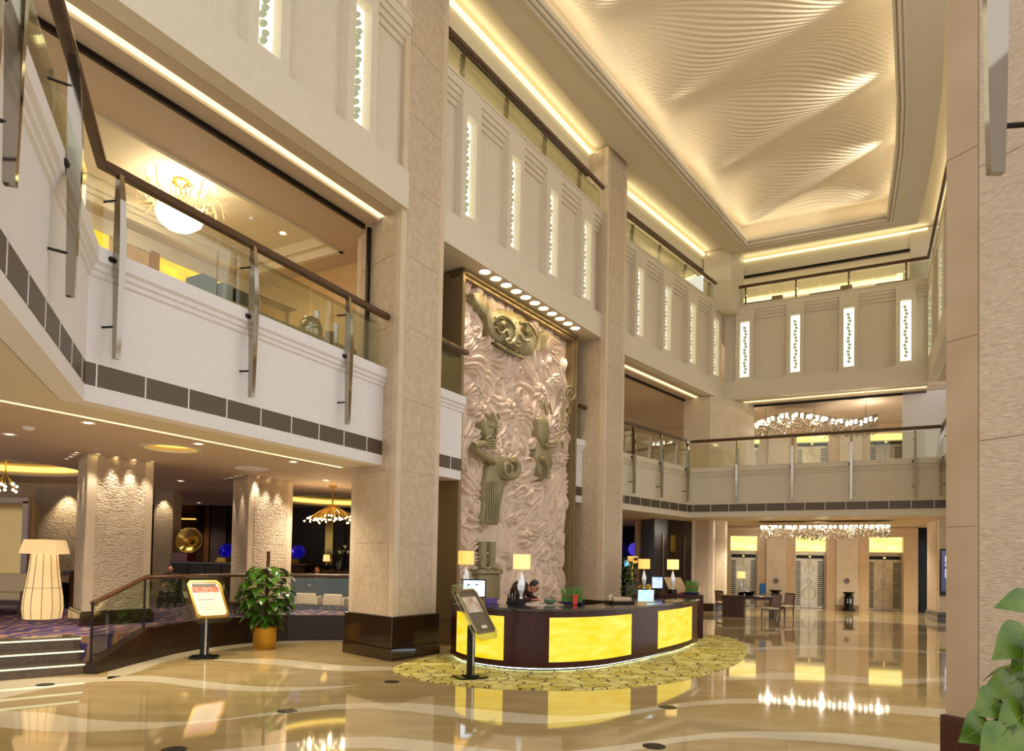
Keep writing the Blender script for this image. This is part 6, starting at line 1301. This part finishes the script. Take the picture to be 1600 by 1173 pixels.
# consoles behind the far upper railing
for k, x in enumerate((1188, 1293, 1398)):
    q = ONP(x, 478 - 12 * k, fA, fB, -1.6); s = along(fA, fB, q); t = thing('console', f'{ORD[k]} low console with dark top behind the far upper railing, from the far corner', 'console', (*at(fA, fB, s, -1.6), Z3F), 'consoles behind the far upper railing')
    b = MB(); b.bar(fA, fB, s - .62, s + .45, -1.75, -1.45, Z3F + .78, Z3F + .92); b.build('dark_top', M['black'], t); b = MB(); b.bar(fA, fB, s + .45, s + .85, -1.8, -1.4, Z3F, Z3F + 1.04); b.build('end_block', mat('olive_block', (.60, .52, .30), .5), t); b = MB(); b.bar(fA, fB, s - .62, s - .5, -1.75, -1.45, Z3F, Z3F + .78); b.build('leg', M['black'], t)
# ---------------------------------------------------------------- cove lamps of the place, then added fill lamps
for a, c, n, e in ((INR[0], INR[1], (.6, -.6), 40), (INR[1], INR[2], (.8, -.55), 15), (INR[2], INR[3], (.8, -.55), 22), (INR[3], INR[4], (-.4, -.9), 12)):
    nn = rightn(a, c); a = np.array(a) - nn * .22; c = np.array(c) - nn * .22; strip_lamp((*a, 13.78), (*c, 13.78), (nn[0], nn[1], .75), e, (1, .90, .68), .08)
for a, c in zip(INR[4:-2], INR[5:-1]):
    nn = rightn(a, c); a = np.array(a) - nn * .22; c = np.array(c) - nn * .22; strip_lamp((*a, 13.78), (*c, 13.78), (nn[0], nn[1], .75), 2.2 * np.hypot(*(a - c)), (1, .90, .68), .08)
for v, sd in ((.975, 0), (.828, 0), (.67, 0), (.512, 0), (.934, 1), (.776, 1), (.618, 1), (.46, 1)):
    a, c = (poly_at(LE, v), poly_at(RE, v - .16)) if sd == 0 else (poly_at(LE, min(1, v + .16)), poly_at(RE, v)); s, e = (a, c) if sd == 0 else (c, a); d = (e - s) / np.hypot(*(e - s))
    p = s + d * .05; q = s + d * 3.8; lamp('SPOT', (p[0], p[1], 13.76), 260 if sd else 200, (1, .95, .84), tgt=(q[0], q[1], 14.35), size=.08, angle=38, blend=1.0)
for path, o, z, e in ((E3B, -.36, 13.58, 1.2), (E3C[1:3], -.36, 13.58, 1.2), (E3C[2:4], -.36, 13.58, 1.2), (E3C[3:], -.36, 13.58, 1.2)):
    for a, c in zip(off_poly(path, -.30)[:-1], off_poly(path, -.30)[1:]): nn = rightn(a, c); strip_lamp((*a, z), (*c, z), (nn[0] * .6, nn[1] * .6, .5), e * np.hypot(*(c - a)), (1, .82, .48), .06)

# corridors behind the upper railings, brightened by added wall slots and strip lamps
for path, nm in ((E3B, 'carved relief bay'), (E3C[:3], 'bay past the second column')):
    pa = off_poly(path, -4.3); b = MB(); b.sweep(path, [(-4.40, 12.14), (-4.26, 12.14), (-4.26, 12.2), (-4.40, 12.2)]); tag(b.build('cove_or_fill_light', M['cove']), f'added fill slot on the corridor wall behind the {nm} glass', 'cove light')
    for a, c in zip(pa[:-1], pa[1:]):
        nn = rightn(a, c); a2, c2 = np.array(a) + nn * .15, np.array(c) + nn * .15; strip_lamp((*a2, 12.3), (*c2, 12.3), (nn[0] * .6, nn[1] * .6, 1), 16 * np.hypot(*(c2 - a2)), (1, .90, .66), .1)
a, c = at(fA, fB, 0, -3.0), at(fA, fB, 6.4, -3.0); strip_lamp((*a, 13.2), (*c, 13.2), (-.2, .3, -1), 110, (1, .90, .64), .1)
# spots without fixtures, added to brighten the lower gallery rooms and lift lobby
for s in (1.0, 3.2, 5.2): p = at(b1A, b1B, s, -3.6); lamp('SPOT', (*p, 8.42), 120, (1, .88, .66), size=.08, angle=130, blend=.8)
for s in (1.2, 4.0): p = at(b3A, b3B, s, -2.2); lamp('SPOT', (*p, 8.05), 120, (1, .85, .62), size=.08, angle=130, blend=.8)
for x, y in ((1130, 640), (1300, 640)): p = P(x, y + 15, 8.1)
for p in ((9.5, 27.2), (12.0, 27.6), (14.2, 27.0), (16.0, 27.2)): lamp('SPOT', (p[0], p[1], 3.55), 230, (1, .90, .72), size=.07, angle=130, blend=.8); lamp('SPOT', (p[0], p[1] + .6, 8.05), 150, (1, .90, .72), size=.07, angle=130, blend=.8)
for p in ((7.75, 26.75), (8.75, 28.0)): lamp('SPOT', (p[0] + .25, p[1] - .25, 3.5), 130, (1, .92, .78), tgt=(p[0] + .1, p[1], .6), size=.04, angle=60, blend=.6)
p = PY(1473, 880, 24.0); lamp('SPOT', (p[0], p[1] - .1, 3.5), 70, (1, .92, .78), tgt=(p[0], p[1] + .3, .6), size=.04, angle=60, blend=.6)
